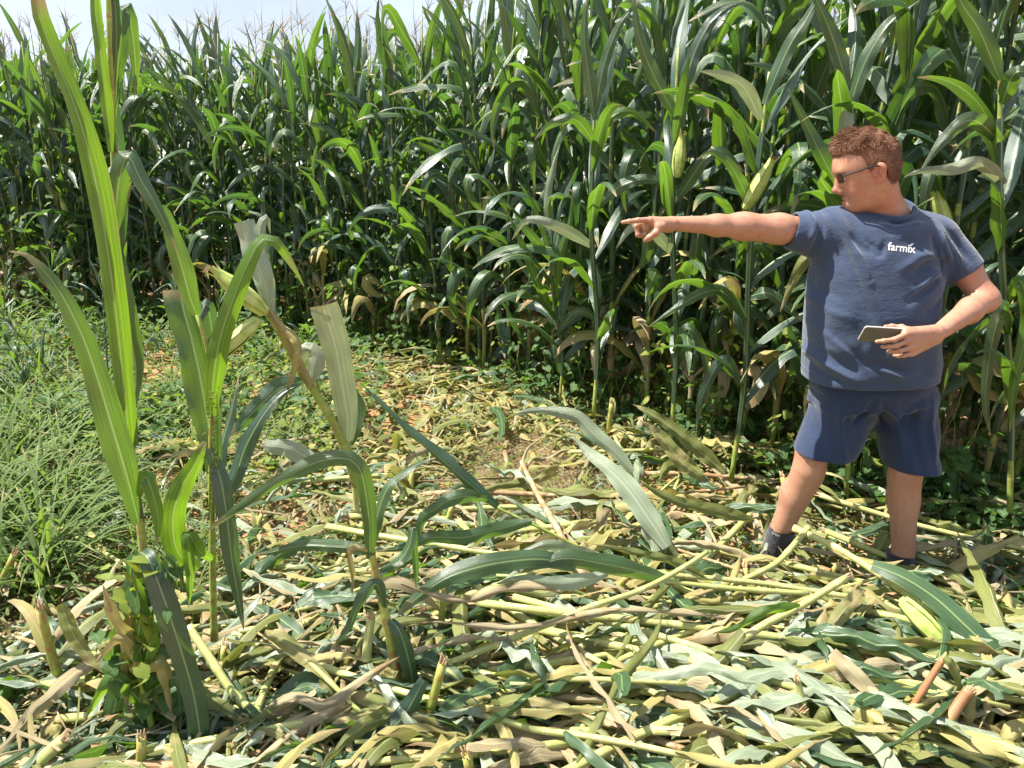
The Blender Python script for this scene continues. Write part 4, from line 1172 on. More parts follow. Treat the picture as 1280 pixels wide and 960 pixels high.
# broken stubs still standing in the ground
def stub_geo(seed):
    rng = random.Random(seed); h = rng.uniform(.12, .34); C = np.array([[0, 0, -.03], [.004, 0, h * .4], [rng.uniform(-.03, .03), rng.uniform(-.03, .03), h]]); C = catmull(C, 7)
    parts = [('stalk', MB().add(*tube(C, np.linspace(.014, .0115, 7), 9)), M['stalk_stub'])]
    mb = MB()
    for j in range(6): mb.add(*tube([C[-1] + [.007 * math.cos(j), .007 * math.sin(j), -.015], C[-1] + [.009 * math.cos(j), .009 * math.sin(j), rng.uniform(.008, .035)]], [.004, .0012], 5))
    parts.append(('torn_end', mb, M['pith']))
    for i in range(rng.randint(1, 3)):
        parts.append(('leaf', MB().add(*maize_leaf(rng, C[2 + i], rng.uniform(0, 6.28), rng.uniform(.5, 1.2), rng.uniform(.2, .5), rng.uniform(.02, .034), rng.uniform(1.4, 2.3), rng.uniform(-1, 1), .4, None, 11, 5, i)), M[rng.choice(['leaf_wilt', 'leaf_yellow', 'leaf', 'leaf_dry'])]))
    return parts
sk_ = [bake(stub_geo(600 + i)) for i in range(7)]
for i in range(34):
    x, y, px, py = spot_xy(rng)
    place(rng.choice(sk_), 'maize_stub', 'short broken maize stub standing in the flattened crop', 'maize stub', 'broken stubs in the flattened crop', (x, y, float(gh(x, y))), rng.uniform(0, 6.28), rng.uniform(.8, 1.2), (rng.uniform(-.4, .4), rng.uniform(-.4, .4)))

# stunted and bent plants among the weeds at the left
rng = random.Random(91)
for i in range(17):
    px, py = rng.uniform(-40, 430), rng.uniform(425, 560); g = G(px, py)
    place(rng.choice(near_kinds), 'bent_maize_plant', 'short bent maize plant standing among the weeds at the left of the clearing', 'maize plant', 'bent maize plants among the weeds', (g[0], g[1], float(gh(g[0], g[1]))), rng.uniform(0, 6.28), rng.uniform(.22, .42), (rng.uniform(-.5, .5), rng.uniform(-.6, .6)))
# loose ears dropped on the ground
er = [bake(ear_geo(random.Random(700 + i), np.array([0, 0, .028]), np.array([1, 0, .04 * i]), .20, .026)) for i in range(3)]
rng = random.Random(31)
for i in range(12):
    x, y, px, py = spot_xy(rng)
    r_ = thing('maize_ear', 'small maize ear in its husk lying loose on the ground', 'maize ear', (x, y, float(gh(x, y)) + .03), 'loose maize ears on the ground')
    r_.rotation_euler = (0, rng.uniform(-.2, .2), rng.uniform(0, 6.28)); e_ = None
    for n, me in rng.choice(er):
        o = link('husk' if n == 'ear' else n, me, r_)

# countless shreds of leaf, straw and chaff
rs = np.random.RandomState(12)
def scraps(N, l0, l1, w0, w1, zmax, where, curl=.4):
    """N little bent strips of two quads each"""
    XY = where(N); N = len(XY)
    a = rs.uniform(0, 6.283, N); L = rs.uniform(l0, l1, N) * rs.uniform(.5, 1, N); W = rs.uniform(w0, w1, N)
    z = gh(XY[:, 0], XY[:, 1]) + rs.uniform(0.002, 1, N) ** 1.6 * zmax
    pit = rs.normal(0, .30, N); rol = rs.normal(0, .6, N)
    d = np.stack([np.cos(a) * np.cos(pit), np.sin(a) * np.cos(pit), np.sin(pit)], -1)
    s0 = np.stack([-np.sin(a), np.cos(a), 0 * a], -1); n0 = np.cross(d, s0); s = s0 * np.cos(rol)[:, None] + n0 * np.sin(rol)[:, None]; nn = np.cross(d, s)
    c = np.concatenate([XY, z[:, None]], 1); bend = (rs.normal(0, curl, N) * L)[:, None] * nn
    pts = []
    for t, wf in ((-.5, .5), (0, 1), (.5, .15 + .6)):
        m = c + d * (L * t)[:, None] + bend * (1 - (2 * t) ** 2) * .5
        pts += [m - s * (W * wf)[:, None], m + s * (W * wf * rs.uniform(.4, 1, N))[:, None]]
    V = np.stack(pts, 1); V[:, :, 2] = np.maximum(V[:, :, 2], gh(V[:, :, 0], V[:, :, 1]) + .001)
    ids = rs.randint(1, 90, N); uq = rs.uniform(.1, .6, N); b = rs.uniform(.0, .5, N)
    UV = np.stack([np.stack([ids + uq + .3 * t, b + q * .45], -1) for t in (0, .5, 1) for q in (0, 1)], 1)
    F = (np.arange(N)[:, None, None] * 6 + np.array([[0, 1, 3, 2], [2, 3, 5, 4]])[None]).reshape(-1, 4)
    return V.reshape(-1, 3), F, UV.reshape(-1, 2)
def screen_where(x0, x1, y0, y1, weed=False, m=-.35, dens=None):
    def f(N):
        px, py = rs.uniform(x0, x1, N * 3), rs.uniform(y0, y1, N * 3)
        u, v = (px - 640) / FPX, (480 - py) / FPX; dy = math.cos(PITCH) + v * math.sin(PITCH); dz = -math.sin(PITCH) + v * math.cos(PITCH)
        t_ = -HCAM / dz; X, Y = u * t_, dy * t_
        ok = (t_ > 0) & inside(X, Y, m)
        if not weed: ok &= rs.rand(len(px)) > .55 * np.clip((420 - px) / 160, 0, 1) * np.clip((660 - py) / 70, 0, 1)
        if dens is not None: ok &= dens(px, py)
        i = np.flatnonzero(ok)[:N]; return np.stack([X[i], Y[i]], -1)
    return f
allw = screen_where(-80, 1360, 385, 1030)
bare = lambda px, py: ~((((px - 655) / 85) ** 2 + ((py - 605) / 60) ** 2 < .5 + .6 * rs.rand(len(px))) & (rs.rand(len(px)) < .75)) & ~((((px - 655) / 62) ** 2 + ((py - 752) / 26) ** 2 < 1) & (rs.rand(len(px)) < .95)) & ~((((px - 150) / 110) ** 2 + ((py - 745) / 45) ** 2 < 1) & (rs.rand(len(px)) < .8)) & ~((np.sin(px * .021 + 1) * np.sin(py * .034 + px * .01) > .45) & (rs.rand(len(px)) < .6))
heapw = screen_where(-80, 1360, 385, 1030, dens=bare)
root = MB().add(*scraps(5000, .03, .14, .004, .016, .07, heapw)).build('crop_residue', M['leaf_wilt'])
tag(root, 'trampled shreds of maize leaf and straw strewn over the cleared patch', 'crop residue', None, 'stuff')
MB().add(*scraps(5000, .03, .14, .003, .014, .06, heapw)).build('dry_shreds', M['leaf_dry'], root)
MB().add(*scraps(5000, .02, .10, .004, .014, .08, heapw)).build('green_shreds', M['weed'], root)
MB().add(*scraps(2200, .02, .12, .003, .010, .07, heapw)).build('yellow_shreds', M['leaf_yellow'], root)
MB().add(*scraps(2500, .03, .14, .004, .014, .08, heapw)).build('pale_shreds', M['leaf_pale_glare'], root)
MB().add(*scraps(9000, .03, .13, .0006, .0018, .05, allw, .12)).build('straw', M['leaf_dry'], root)
MB().add(*scraps(11000, .04, .14, .0006, .0018, .06, screen_where(560, 760, 520, 690), .12)).build('chaff', M['leaf_dry'], root)
# clods of earth
mb = MB(); r3 = random.Random(4)
for i in range(420):
    px, py = (r3.gauss(655, 70), r3.gauss(600, 40)) if i < 170 else (r3.gauss(655, 50), r3.gauss(752, 16)) if i < 240 else (r3.uniform(-40, 1320), r3.uniform(420, 980))
    g = G(px, py)
    if not inside(g[0], g[1]): continue
    s_ = r3.uniform(.004, .016); V, F = ball([0, 0, 0], s_, (1, r3.uniform(.6, 1), r3.uniform(.5, .8)), n=7, m=5)
    V = V * (1 + .25 * np.sin(V[:, :1] * 900 + i) * np.cos(V[:, 1:2] * 700)) + [g[0], g[1], float(gh(g[0], g[1])) + s_ * .3]; mb.add(V, F)
mb.build('clods', M['clod'], root)

# ------------------------------------------------------------------ weeds and grass
def heart_leaves(C, size, D, uid, seg=5):
    """broad heart-shaped leaves at points C pointing along D (2 strips per side)"""
    N = len(C); u = np.linspace(0, 1, seg); w = np.array([.30, .52, .50, .30, .02])
    D = nrm(D); ref = np.array([0, 0, 1.0]); S = nrm(np.cross(D, ref) + rs.normal(0, .25, (N, 3))); Nn = nrm(np.cross(S, D))
    V = np.zeros((N, seg, 3, 3)); UV = np.zeros((N, seg, 3, 2))
    for k in range(seg):
        ctr = C + D * (size * (u[k] - (.10 if k == 0 else 0)))[:, None] - Nn * (size * .35 * u[k] ** 2)[:, None]
        for j, v in enumerate((-1, 0, 1)):
            off = D * (-(size * .14) * (k == 0) * abs(v))[:, None]
            V[:, k, j] = ctr + S * (size * w[k] * v)[:, None] + Nn * (size * .14 * abs(v))[:, None] + off; UV[:, k, j, 0] = uid + .1 + .8 * u[k]; UV[:, k, j, 1] = (v + 1) / 2
    g = grid_faces(seg, 3)
    F = (np.arange(N)[:, None, None] * seg * 3 + g[None]).reshape(-1, 4)
    return V.reshape(-1, 3), F, UV.reshape(-1, 2)
def weed_mass(N, where, zf, s0, s1):
    XY = where(N); N = len(XY); z = gh(XY[:, 0], XY[:, 1]) + zf(XY, N); a = rs.uniform(0, 6.28, N)
    D = np.stack([np.cos(a), np.sin(a), rs.uniform(-.7, .25, N)], -1)
    return heart_leaves(np.concatenate([XY, z[:, None]], 1), rs.uniform(s0, s1, N), D, rs.randint(1, 90, N))
def band(off0, off1, x0, x1):
    """ground points in a strip along the field edge"""
    def f(N):
        X = rs.uniform(x0, x1, N); Y = np.interp(X, EX, EY) + rs.uniform(off0, off1, N); k = np.abs(X) < Y * .72 + .3; return np.stack([X, Y], -1)[k]
    return f
def stems(N, where, h0, h1, mat_b, r=.0018):
    XY = where(N); mb = mat_b
    for (x, y) in XY:
        h = rs.uniform(h0, h1); z0 = float(gh(x, y)); q = rs.normal(0, .12, 4) * h
        mb.add(*tube(catmull([[x, y, z0], [x + q[0] * .5, y + q[1] * .5, z0 + h * .5], [x + q[0] + q[2], y + q[1] + q[3], z0 + h]], 5), [r, r, r * .9, r * .8, r * .5], 4, cap=False))
# weeds climbing among the standing plants: bound to vertical vines
def vine(N, where, h0, h1, per, s0, s1):
    P_, D_ = [], []; st = MB()
    for (x, y) in where(N):
        h = rs.uniform(h0, h1); z0 = float(gh(x, y)); ph = rs.uniform(0, 6.28); k = max(4, int(h * per)); zz = np.linspace(.03, h, 9); rr = .025 + .02 * rs.rand()
        st.add(*tube(np.stack([x + rr * np.cos(zz * 9 + ph), y + rr * np.sin(zz * 9 + ph), z0 + zz], -1), .0016, 4, cap=False))
        z = rs.uniform(.04, h, k); a = rs.uniform(0, 6.28, k); r_ = rs.uniform(.02, .12, k)
        P_.append(np.stack([x + r_ * np.cos(a), y + r_ * np.sin(a), z0 + z], -1)); D_.append(np.stack([np.cos(a), np.sin(a), rs.uniform(-.9, .1, k)], -1))
    C = np.concatenate(P_); D = np.concatenate(D_)
    return heart_leaves(C, rs.uniform(s0, s1, len(C)), D, rs.randint(1, 90, len(C))), st
hl_, st = vine(150, band(-.25, .7, -6.5, .6), .45, 1.35, 30, .03, .08)
wr = MB().add(*hl_).build('climbing_weeds', M['weed']); tag(wr, 'broad-leaved weeds and bindweed climbing between the standing maize stalks', 'weeds', None, 'stuff')
st.build('stems', M['stalk'], wr)
hl_, st = vine(26, band(-.20, .4, .4, 2.6), .4, 1.2, 26, .03, .075)
MB().add(*hl_).build('leaves', M['weed'], wr); st.build('stems', M['stalk'], wr)
hl_, st = vine(70, band(-1.2, 0.1, -6.5, -2.0), .15, .45, 30, .025, .075)
MB().add(*hl_).build('leaves', M['weed'], wr); st.build('stems', M['stalk'], wr)
hl_, st = vine(70, band(-.25, .5, .6, 2.9), .15, .6, 40, .025, .06)
MB().add(*hl_).build('leaves', M['weed'], wr); st.build('stems', M['stalk'], wr)
hl_, st = vine(45, band(-.30, .05, .0, 2.6), .08, .45, 34, .025, .055)
MB().add(*hl_).build('leaves', M['weed'], wr); st.build('stems', M['stalk'], wr)
hl_, st = vine(34, band(-.20, .3, -3.5, 2.5), .3, 1.0, 30, .025, .06)
MB().add(*hl_).build('yellow_leaves', M['weed_yellow'], wr)
# low weeds in the open
lw = MB().add(*weed_mass(4200, screen_where(-80, 480, 385, 580, True, dens=lambda px, py: (np.sin(px * .031 + py * .05) + np.sin(px * .013 - py * .09) + rs.normal(0, .9, len(px)) + (240 - px) / 220 > -.3)), lambda q, n: rs.uniform(.02, 1, n) ** 1.5 * (.20 + .16 * np.sin(q[:, 0] * 3.1) * np.cos(q[:, 1] * 2.3) + .12 * (q[:, 0] < -3.2)), .018, .07)).build('low_weeds', M['weed'])
tag(lw, 'low leafy green weeds covering the ground along the foot of the maize', 'weeds', None, 'stuff')
MB().add(*weed_mass(1700, band(-.5, .1, -3.0, 2.6), lambda q, n: rs.uniform(.01, .20, n), .02, .055)).build('leaves', M['weed'], lw)
MB().add(*weed_mass(1500, screen_where(-80, 420, 400, 620, True), lambda q, n: rs.uniform(.02, .25, n), .018, .045)).build('yellow_leaves', M['weed_yellow'], lw)
MB().add(*weed_mass(1500, screen_where(380, 1340, 430, 1000, True), lambda q, n: rs.uniform(.01, .10, n), .015, .045)).build('seedling_leaves', M['weed'], lw)
MB().add(*weed_mass(900, screen_where(400, 1000, 430, 700, True), lambda q, n: rs.uniform(.01, .10, n), .015, .035)).build('yellow_seedling_leaves', M['weed_yellow'], lw)

def grass_tufts(spots, rng, mb):
    for (x, y, n, L0, L1, w) in spots:
        for i in range(n):
            a = rng.uniform(0, 6.28); L = rng.uniform(L0, L1); q = 7; u = np.linspace(0, 1, q); th = rng.uniform(.9, 1.5) - rng.uniform(.8, 2.4) * u ** 1.4
            D = np.stack([np.cos(th) * math.cos(a), np.cos(th) * math.sin(a), np.sin(th)], -1); b = np.array([x + rng.gauss(0, .03), y + rng.gauss(0, .03), float(gh(x, y))])
            C = b + np.concatenate([np.zeros((1, 3)), np.cumsum(D[1:] * L / (q - 1), 0)]); C[:, 2] = np.maximum(C[:, 2], .01)
            mb.add(*ribbon(C, np.repeat([[-math.sin(a), math.cos(a), 0]], q, 0), w * np.array([.7, 1, 1, .95, .8, .5, .05]), .5, 0, 3, rng.randint(1, 60)))
def shreds(N, where, mat, name, l0, l1, w0, w1):
    rq = random.Random(N); mb = MB(); XY = where(N)
    for (x, y) in XY:
        V, F, UV = lying_leaf(rq, rq.uniform(l0, l1), rq.uniform(w0, w1), 7, 5); a = rq.uniform(0, 6.28); ca, sa = math.cos(a), math.sin(a); t_ = rq.uniform(-.35, .35)
        V = np.stack([V[:, 0] * ca - V[:, 1] * sa + x, V[:, 0] * sa + V[:, 1] * ca + y, np.maximum(V[:, 2] + V[:, 0] * t_, 0) + float(gh(x, y)) + rq.uniform(0, .07)], -1); mb.add(V, F, UV)
    mb.build(name, M[mat], root_residue)
root_residue = bpy.data.objects['crop_residue']
shreds(620, heapw, 'leaf_wilt', 'torn_leaf_pieces', .12, .48, .005, .020)
shreds(480, heapw, 'leaf_dry', 'dry_leaf_pieces', .12, .50, .004, .016)
shreds(420, heapw, 'leaf_pale_glare', 'pale_leaf_pieces', .10, .40, .006, .020)
shreds(560, heapw, 'leaf', 'green_leaf_pieces', .12, .45, .008, .024)
shreds(180, heapw, 'leaf_yellow', 'yellow_leaf_pieces', .06, .24, .006, .022)
shreds(420, screen_where(380, 1000, 415, 600, dens=bare), 'leaf_yellow', 'far_yellow_pieces', .10, .35, .010, .028)
shreds(420, screen_where(300, 1000, 415, 600, dens=bare), 'leaf_wilt', 'far_torn_pieces', .10, .40, .012, .032)
rng = random.Random(14); mb = MB(); sp = []
for i in range(70):
    px, py = rng.gauss(60, 95), rng.gauss(625, 70)
    if not (-110 < px < 270 and 480 < py < 760): continue
    g = G(px, py + 25); sp.append((g[0], g[1], rng.randint(12, 24), .30, .78 if px < 100 else .45, rng.uniform(.005, .011) if px < 100 else .005))
for i in range(170):
    px = rng.uniform(-60, 400); g = G(px, rng.uniform(405, 580)); hh = .8 if px > 160 else 1.3; sp.append((g[0], g[1], rng.randint(6, 14), .2 * hh, .5 * hh, rng.uniform(.005, .010)))
grass_tufts(sp, rng, mb)
gr_ = mb.build('grass', M['grass']); tag(gr_, 'long arching grass growing thickly at the left of the cleared patch', 'grass', None, 'stuff')
mb = MB(); sp = []
for i in range(120):
    x, y, px, py = spot_xy(rng, 'weed'); sp.append((x, y, rng.randint(3, 8), .06, .22, rng.uniform(.0015, .003)))
for i in range(60):
    g = G(rng.gauss(650, 60), rng.gauss(610, 50)); sp.append((g[0], g[1], rng.randint(4, 9), .05, .16, rng.uniform(.0012, .0022)))
grass_tufts(sp, rng, mb); mb.build('short_tufts', M['grass'], gr_)
# ------------------------------------------------------------------ the singled-out plants near the camera
LIFT = 1.0       # below 1: nearer the camera along the same line, so higher on the heap
def hleaf(pts, hw, roll=0.0, mat='leaf', fold=.3, wave=.15, prof='full', n=22, cols=7, parent=None, uid=0, roll1=None, name='leaf', curl=0.0, facing=None):
    """blade through photo points (px, py, depth); shows its face to the camera unless rolled"""
    W_ = np.array([P(p[0], p[1], p[2] * LIFT) for p in pts]); C = catmull(W_, n); u = np.linspace(0, 1, n)
    T = tangents(C); view = nrm(C - np.array([0, 0, HCAM])) if facing is None else np.repeat([nrm(facing)], n, 0)
    S = nrm(np.cross(T, view)); Nn = np.cross(S, T); r = roll + ((roll if roll1 is None else roll1) - roll) * u
    S = S * np.cos(r)[:, None] + Nn * np.sin(r)[:, None]
    if prof == 'full': w = wprof(u, hw)
    elif prof == 'cut': w = hw * np.minimum(1, .45 + 1.6 * u) * np.where(u > .985, .97, 1)
    elif prof == 'even': w = hw * np.minimum(1, .7 + 1.2 * u) * np.maximum(.03, 1 - u ** 5) ** .5
    elif prof == 'rev': w = hw * np.maximum(.05, np.sin(np.pi * np.clip(.12 + .86 * u, 0, 1))) ** .7
    rn = random.Random(int(abs(W_[0][0]) * 1e4) + uid)
    wave = wave * 1.5; w = w * (.84 + .05 * np.sin(u * rn.uniform(8, 16) + uid))
    V, F, UV = ribbon(C, S, w, fold, wave, cols, uid, rn.uniform(0, 6), rn.uniform(14, 30), u, curl)
    if mat in ('leaf_dry', 'leaf_wilt', 'leaf_yellow'):      # crumple
        kk = rn.uniform(60, 110); V = V + Nn.repeat(cols, 0) * (hw * .16 * (np.sin(V[:, :1] * kk) * np.cos(V[:, 1:2] * kk * 1.3 + V[:, 2:3] * 90)))
    return MB().add(V, F, UV).build(name, M[mat], parent)
def hstalk(pts, r0, r1, mat='stalk', parent=None, sides=10, n=24, name='stalk', swell=.16):
    W_ = np.array([P(p[0], p[1], p[2] * LIFT) for p in pts]); C = catmull(W_, n); s = np.concatenate([[0], np.cumsum(np.linalg.norm(np.diff(C, axis=0), axis=1))])
    rad = np.linspace(r0, r1, n) * (1 + swell * np.exp(-((((s / .17) % 1) - .98) / .09) ** 2) + swell * np.exp(-(((s / .17) % 1) / .07) ** 2))
    return MB().add(*tube(C, rad, sides)).build(name, M[mat], parent), C
def torn(C, end, r, parent, seed=0, mat='pith', ln=.03):
    rn = random.Random(seed); c = C[end]; d = nrm(C[-1] - C[-3]) if end == -1 else nrm(C[0] - C[2]); a = nrm(np.cross(d, [.2, .9, .3])); b = np.cross(d, a); mb = MB()
    for j in range(9):
        t = j * .7; o_ = (a * math.cos(t) + b * math.sin(t)) * r * rn.uniform(.4, .85)
        mb.add(*tube([c + o_ - d * .012, c + o_ * 1.15 + d * rn.uniform(.004, ln)], [.0042, .0010], 5))
    return mb.build('torn_end', M[mat], parent)
def ear_at(px, py, Y, d, L, r, seed, parent, name='ear'):
    e_ = None
    for n, m_, mt in ear_geo(random.Random(seed), P(px, py, Y), np.array(d, float), L, r):
        o = m_.build(n, mt, parent if n == 'ear' else e_)
        if n == 'ear': e_ = o
    return e_

# --- A: the tall plant at the left, close to the camera
A = thing('maize_plant', 'tallest maize plant at far left, close by and reaching past the photo\'s top', 'maize plant')
st, C = hstalk([(204, 936, 1.93), (197, 860, 1.94), (186, 760, 1.95), (176, 660, 1.96), (168, 600, 1.97), (160, 520, 1.98), (152, 440, 1.98), (147, 340, 1.98), (143, 220, 1.98), (139, 100, 1.98), (136, -20, 1.98), (134, -90, 1.98)], .0125, .006, 'stalk', A)
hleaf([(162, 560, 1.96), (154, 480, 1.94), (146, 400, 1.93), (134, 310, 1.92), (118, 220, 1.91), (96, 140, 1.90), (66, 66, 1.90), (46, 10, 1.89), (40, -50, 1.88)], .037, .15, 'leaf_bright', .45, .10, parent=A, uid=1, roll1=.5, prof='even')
hleaf([(158, 545, 1.99), (170, 470, 2.00), (160, 400, 2.0), (146, 320, 2.01), (124, 250, 2.02), (108, 190, 2.04), (92, 120, 2.06), (80, 60, 2.08)], .028, .9, 'leaf', .5, .2, parent=A, uid=2, roll1=.3)
hleaf([(174, 655, 1.95), (160, 600, 1.93), (142, 540, 1.91), (124, 480, 1.90), (103, 420, 1.89), (78, 370, 1.88), (52, 335, 1.88), (30, 317, 1.88), (12, 314, 1.88)], .047, -.2, 'leaf', .35, .15, parent=A, uid=3, roll1=.1)
hleaf([(144, 300, 1.97), (148, 230, 1.95), (160, 195, 1.94), (176, 225, 1.93), (192, 252, 1.92), (206, 280, 1.92), (222, 315, 1.92)], .032, .3, 'leaf', .4, .1, parent=A, uid=4, roll1=.0, prof='full')
hleaf([(140, 190, 1.97), (133, 130, 1.96), (126, 70, 1.95), (120, 20, 1.95), (117, -40, 1.95)], .017, .2, 'leaf_bright', .4, .1, parent=A, uid=5, prof='even')
hleaf([(139, 175, 1.98), (142, 110, 1.98), (146, 50, 1.98), (144, 0, 1.98), (140, -60, 1.98)], .020, -.4, 'leaf', .5, .1, parent=A, uid=6, prof='even')
hleaf([(138, 120, 1.99), (148, 60, 2.0), (154, 10, 2.02), (162, 20, 2.03), (168, 60, 2.04), (170, 95, 2.05), (168, 122, 2.05)], .026, .2, 'leaf', .3, .15, parent=A, uid=7)
hleaf([(146, 330, 2.0), (152, 270, 2.02), (150, 200, 2.03), (140, 130, 2.04), (126, 70, 2.06), (122, 20, 2.06)], .022, -.1, 'leaf_dark', .5, .1, parent=A, uid=8, prof='even')
hleaf([(172, 620, 1.95), (182, 596, 1.93), (192, 620, 1.92), (198, 650, 1.92), (196, 682, 1.92)], .028, .2, 'leaf_bright', .4, .2, parent=A, uid=9)
hleaf([(176, 690, 1.93), (186, 700, 1.89), (202, 740, 1.87), (222, 800, 1.855), (240, 860, 1.85), (249, 910, 1.84), (254, 968, 1.83)], .040, .15, 'leaf_dark', .28, .12, parent=A, uid=10, prof='even', roll1=-.1)
hleaf([(181, 700, 1.96), (166, 735, 1.93), (158, 790, 1.92), (150, 850, 1.91), (138, 905, 1.91), (120, 960, 1.91)], .046, .2, 'leaf', .35, .2, parent=A, uid=11, prof='rev', roll1=-.3)
hleaf([(184, 745, 1.95), (168, 765, 1.91), (160, 800, 1.90), (158, 850, 1.90), (160, 890, 1.90)], .026, .5, 'leaf_yellow', .6, .35, parent=A, uid=12)
hleaf([(166, 590, 1.98), (152, 560, 1.99), (158, 520, 2.0), (150, 470, 2.01)], .022, .5, 'leaf', .5, .2, parent=A, uid=13)
hleaf([(140, 60, 1.98), (142, 10, 1.98), (141, -50, 1.98)], .02, 0, 'leaf_bright', .6, .1, parent=A, uid=14)
# bindweed twining round its foot
vp, vd = [], []
rn = np.random.RandomState(6)
for i in range(95):
    f = rn.rand(); px, py = 176 + 18 * math.sin(f * 9) + rn.normal(0, 17), 690 + f * 215; vp.append(P(px, py, 1.93 + rn.normal(0, .03))); vd.append([rn.normal(0, .6), -.4 + rn.normal(0, .4), -.4 + rn.normal(0, .4)])
mb = MB().add(*heart_leaves(np.array(vp), rn.uniform(.028, .068, 95), np.array(vd), rn.randint(1, 90, 95)))
tw = catmull([P(200 + 9 * math.sin(k * 1.4), 900 - k * 24, 1.93 + .02 * math.cos(k * 1.4)) for k in range(10)], 40); mb.add(*tube(tw, .0016, 5, cap=False))
vn = mb.build('bindweed', M['weed'])
q_ = rn.rand(40); MB().add(*heart_leaves(np.array([P(168 + rn.normal(0, 15), 700 + 170 * f, 1.91 + rn.normal(0, .03)) for f in q_]), rn.uniform(.025, .055, 40), rn.normal(0, .6, (40, 3)) + [0, -.4, -.3], rn.randint(1, 90, 40))).build('yellow_leaves', M['weed_yellow'], vn); tag(vn, 'bindweed with light green heart-shaped leaves twining round the foot of the tall left plant', 'weed')

Ap = thing('maize_plant', 'leafy yellowing clump at the foot of the tall left plant, bottom left', 'maize plant')
st, C = hstalk([(196, 945, 1.90), (188, 900, 1.90), (176, 850, 1.90), (168, 800, 1.90)], .011, .007, 'stalk', Ap)
for k_, (a_, b_, c_, m_) in enumerate([((186, 890), (140, 850), (105, 900), 'leaf_bright'), ((180, 860), (150, 800), (118, 830), 'leaf_yellow'), ((176, 850), (196, 780), (222, 800), 'leaf_bright'), ((182, 870), (225, 850), (246, 905), 'leaf'), ((172, 830), (140, 770), (128, 730), 'leaf_yellow'), ((170, 815), (178, 760), (166, 715), 'leaf_bright'), ((190, 915), (150, 910), (120, 955), 'leaf'), ((176, 840), (205, 830), (214, 890), 'leaf_yellow')]):
    hleaf([(a_[0], a_[1], 1.90), ((a_[0] + b_[0]) / 2, (a_[1] + b_[1]) / 2 - 6, 1.88), (b_[0], b_[1], 1.87), (c_[0], c_[1], 1.86)], .030, .3 + .2 * (k_ % 3), m_, .45, .25, parent=Ap, uid=k_)

# --- B: the shorter plant just right of it
Bp = thing('maize_plant', 'foreground plant second from left with snapped top and one glowing green arched leaf', 'maize plant')
st, C = hstalk([(268, 800, 2.16), (266, 730, 2.16), (265, 650, 2.16), (264, 560, 2.16), (265, 480, 2.16), (258, 430, 2.16), (246, 392, 2.16)], .0115, .006, 'stalk', Bp)
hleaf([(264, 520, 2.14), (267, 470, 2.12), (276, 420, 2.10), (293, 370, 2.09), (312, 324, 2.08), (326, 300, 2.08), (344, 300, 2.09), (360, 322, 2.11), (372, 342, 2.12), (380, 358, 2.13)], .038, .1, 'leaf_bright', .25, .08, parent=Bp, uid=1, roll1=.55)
hleaf([(268, 592, 2.17), (262, 540, 2.19), (252, 480, 2.20), (240, 425, 2.21), (229, 385, 2.22), (226, 362, 2.23)], .056, -.1, 'leaf', .22, .1, parent=Bp, uid=2, prof='cut')
hleaf([(246, 394, 2.15), (238, 372, 2.13), (226, 330, 2.11), (214, 292, 2.10), (205, 262, 2.09), (196, 258, 2.08)], .034, .2, 'leaf', .35, .08, parent=Bp, uid=3, prof='rev')
hleaf([(247, 402, 2.18), (258, 380, 2.20), (266, 420, 2.22), (272, 480, 2.23), (276, 520, 2.24)], .036, .5, 'leaf_dark', .4, .1, parent=Bp, uid=4)
hleaf([(248, 712, 2.12), (222, 690, 2.09), (216, 650, 2.08), (226, 612, 2.08), (244, 580, 2.09), (256, 552, 2.11)], .044, .1, 'leaf_bright', .3, .12, parent=Bp, uid=5, prof='rev', roll1=-.3)
hleaf([(262, 560, 2.13), (276, 600, 2.10), (284, 650, 2.08), (290, 700, 2.07), (298, 748, 2.06), (305, 788, 2.05)], .036, .1, 'leaf_dark', .3, .1, parent=Bp, uid=6, prof='full')
hleaf([(266, 700, 2.13), (250, 690, 2.08), (236, 670, 2.06), (238, 720, 2.05), (236, 760, 2.05)], .028, .2, 'leaf_bright', .5, .2, parent=Bp, uid=7)
hleaf([(266, 640, 2.18), (292, 600, 2.24), (306, 560, 2.28), (328, 520, 2.32), (352, 492, 2.36), (380, 478, 2.40)], .034, .3, 'leaf_dark', .3, .15, parent=Bp, uid=8)
hleaf([(262, 620, 2.20), (276, 560, 2.24), (290, 510, 2.27), (298, 470, 2.30)], .03, .8, 'leaf_dark', .4, .15, parent=Bp, uid=9)
mb = MB(); rn = random.Random(3)
for j in range(3):
    x0 = (266, 270, 261)[j]; mb.add(*tube(catmull([P(x0, 650, 2.12), P(x0 + 2, 580, 2.11), P(x0 - 2 + j * 3, 490, 2.11)], 10), [.0026] * 5 + [.0016] * 5, 5))
    for i in range(26):
        p_ = P(x0 + rn.uniform(-4, 4), 485 + i * 6.2, 2.105); d_ = np.array([rn.uniform(-1, 1), rn.uniform(-.6, .2), rn.uniform(-.5, .6)]); mb.add(*tube([p_, p_ + d_ * .006, p_ + d_ * .013], [.0012, .0021, .0008], 5))
mb.build('tassel', M['weed_yellow'], Bp)

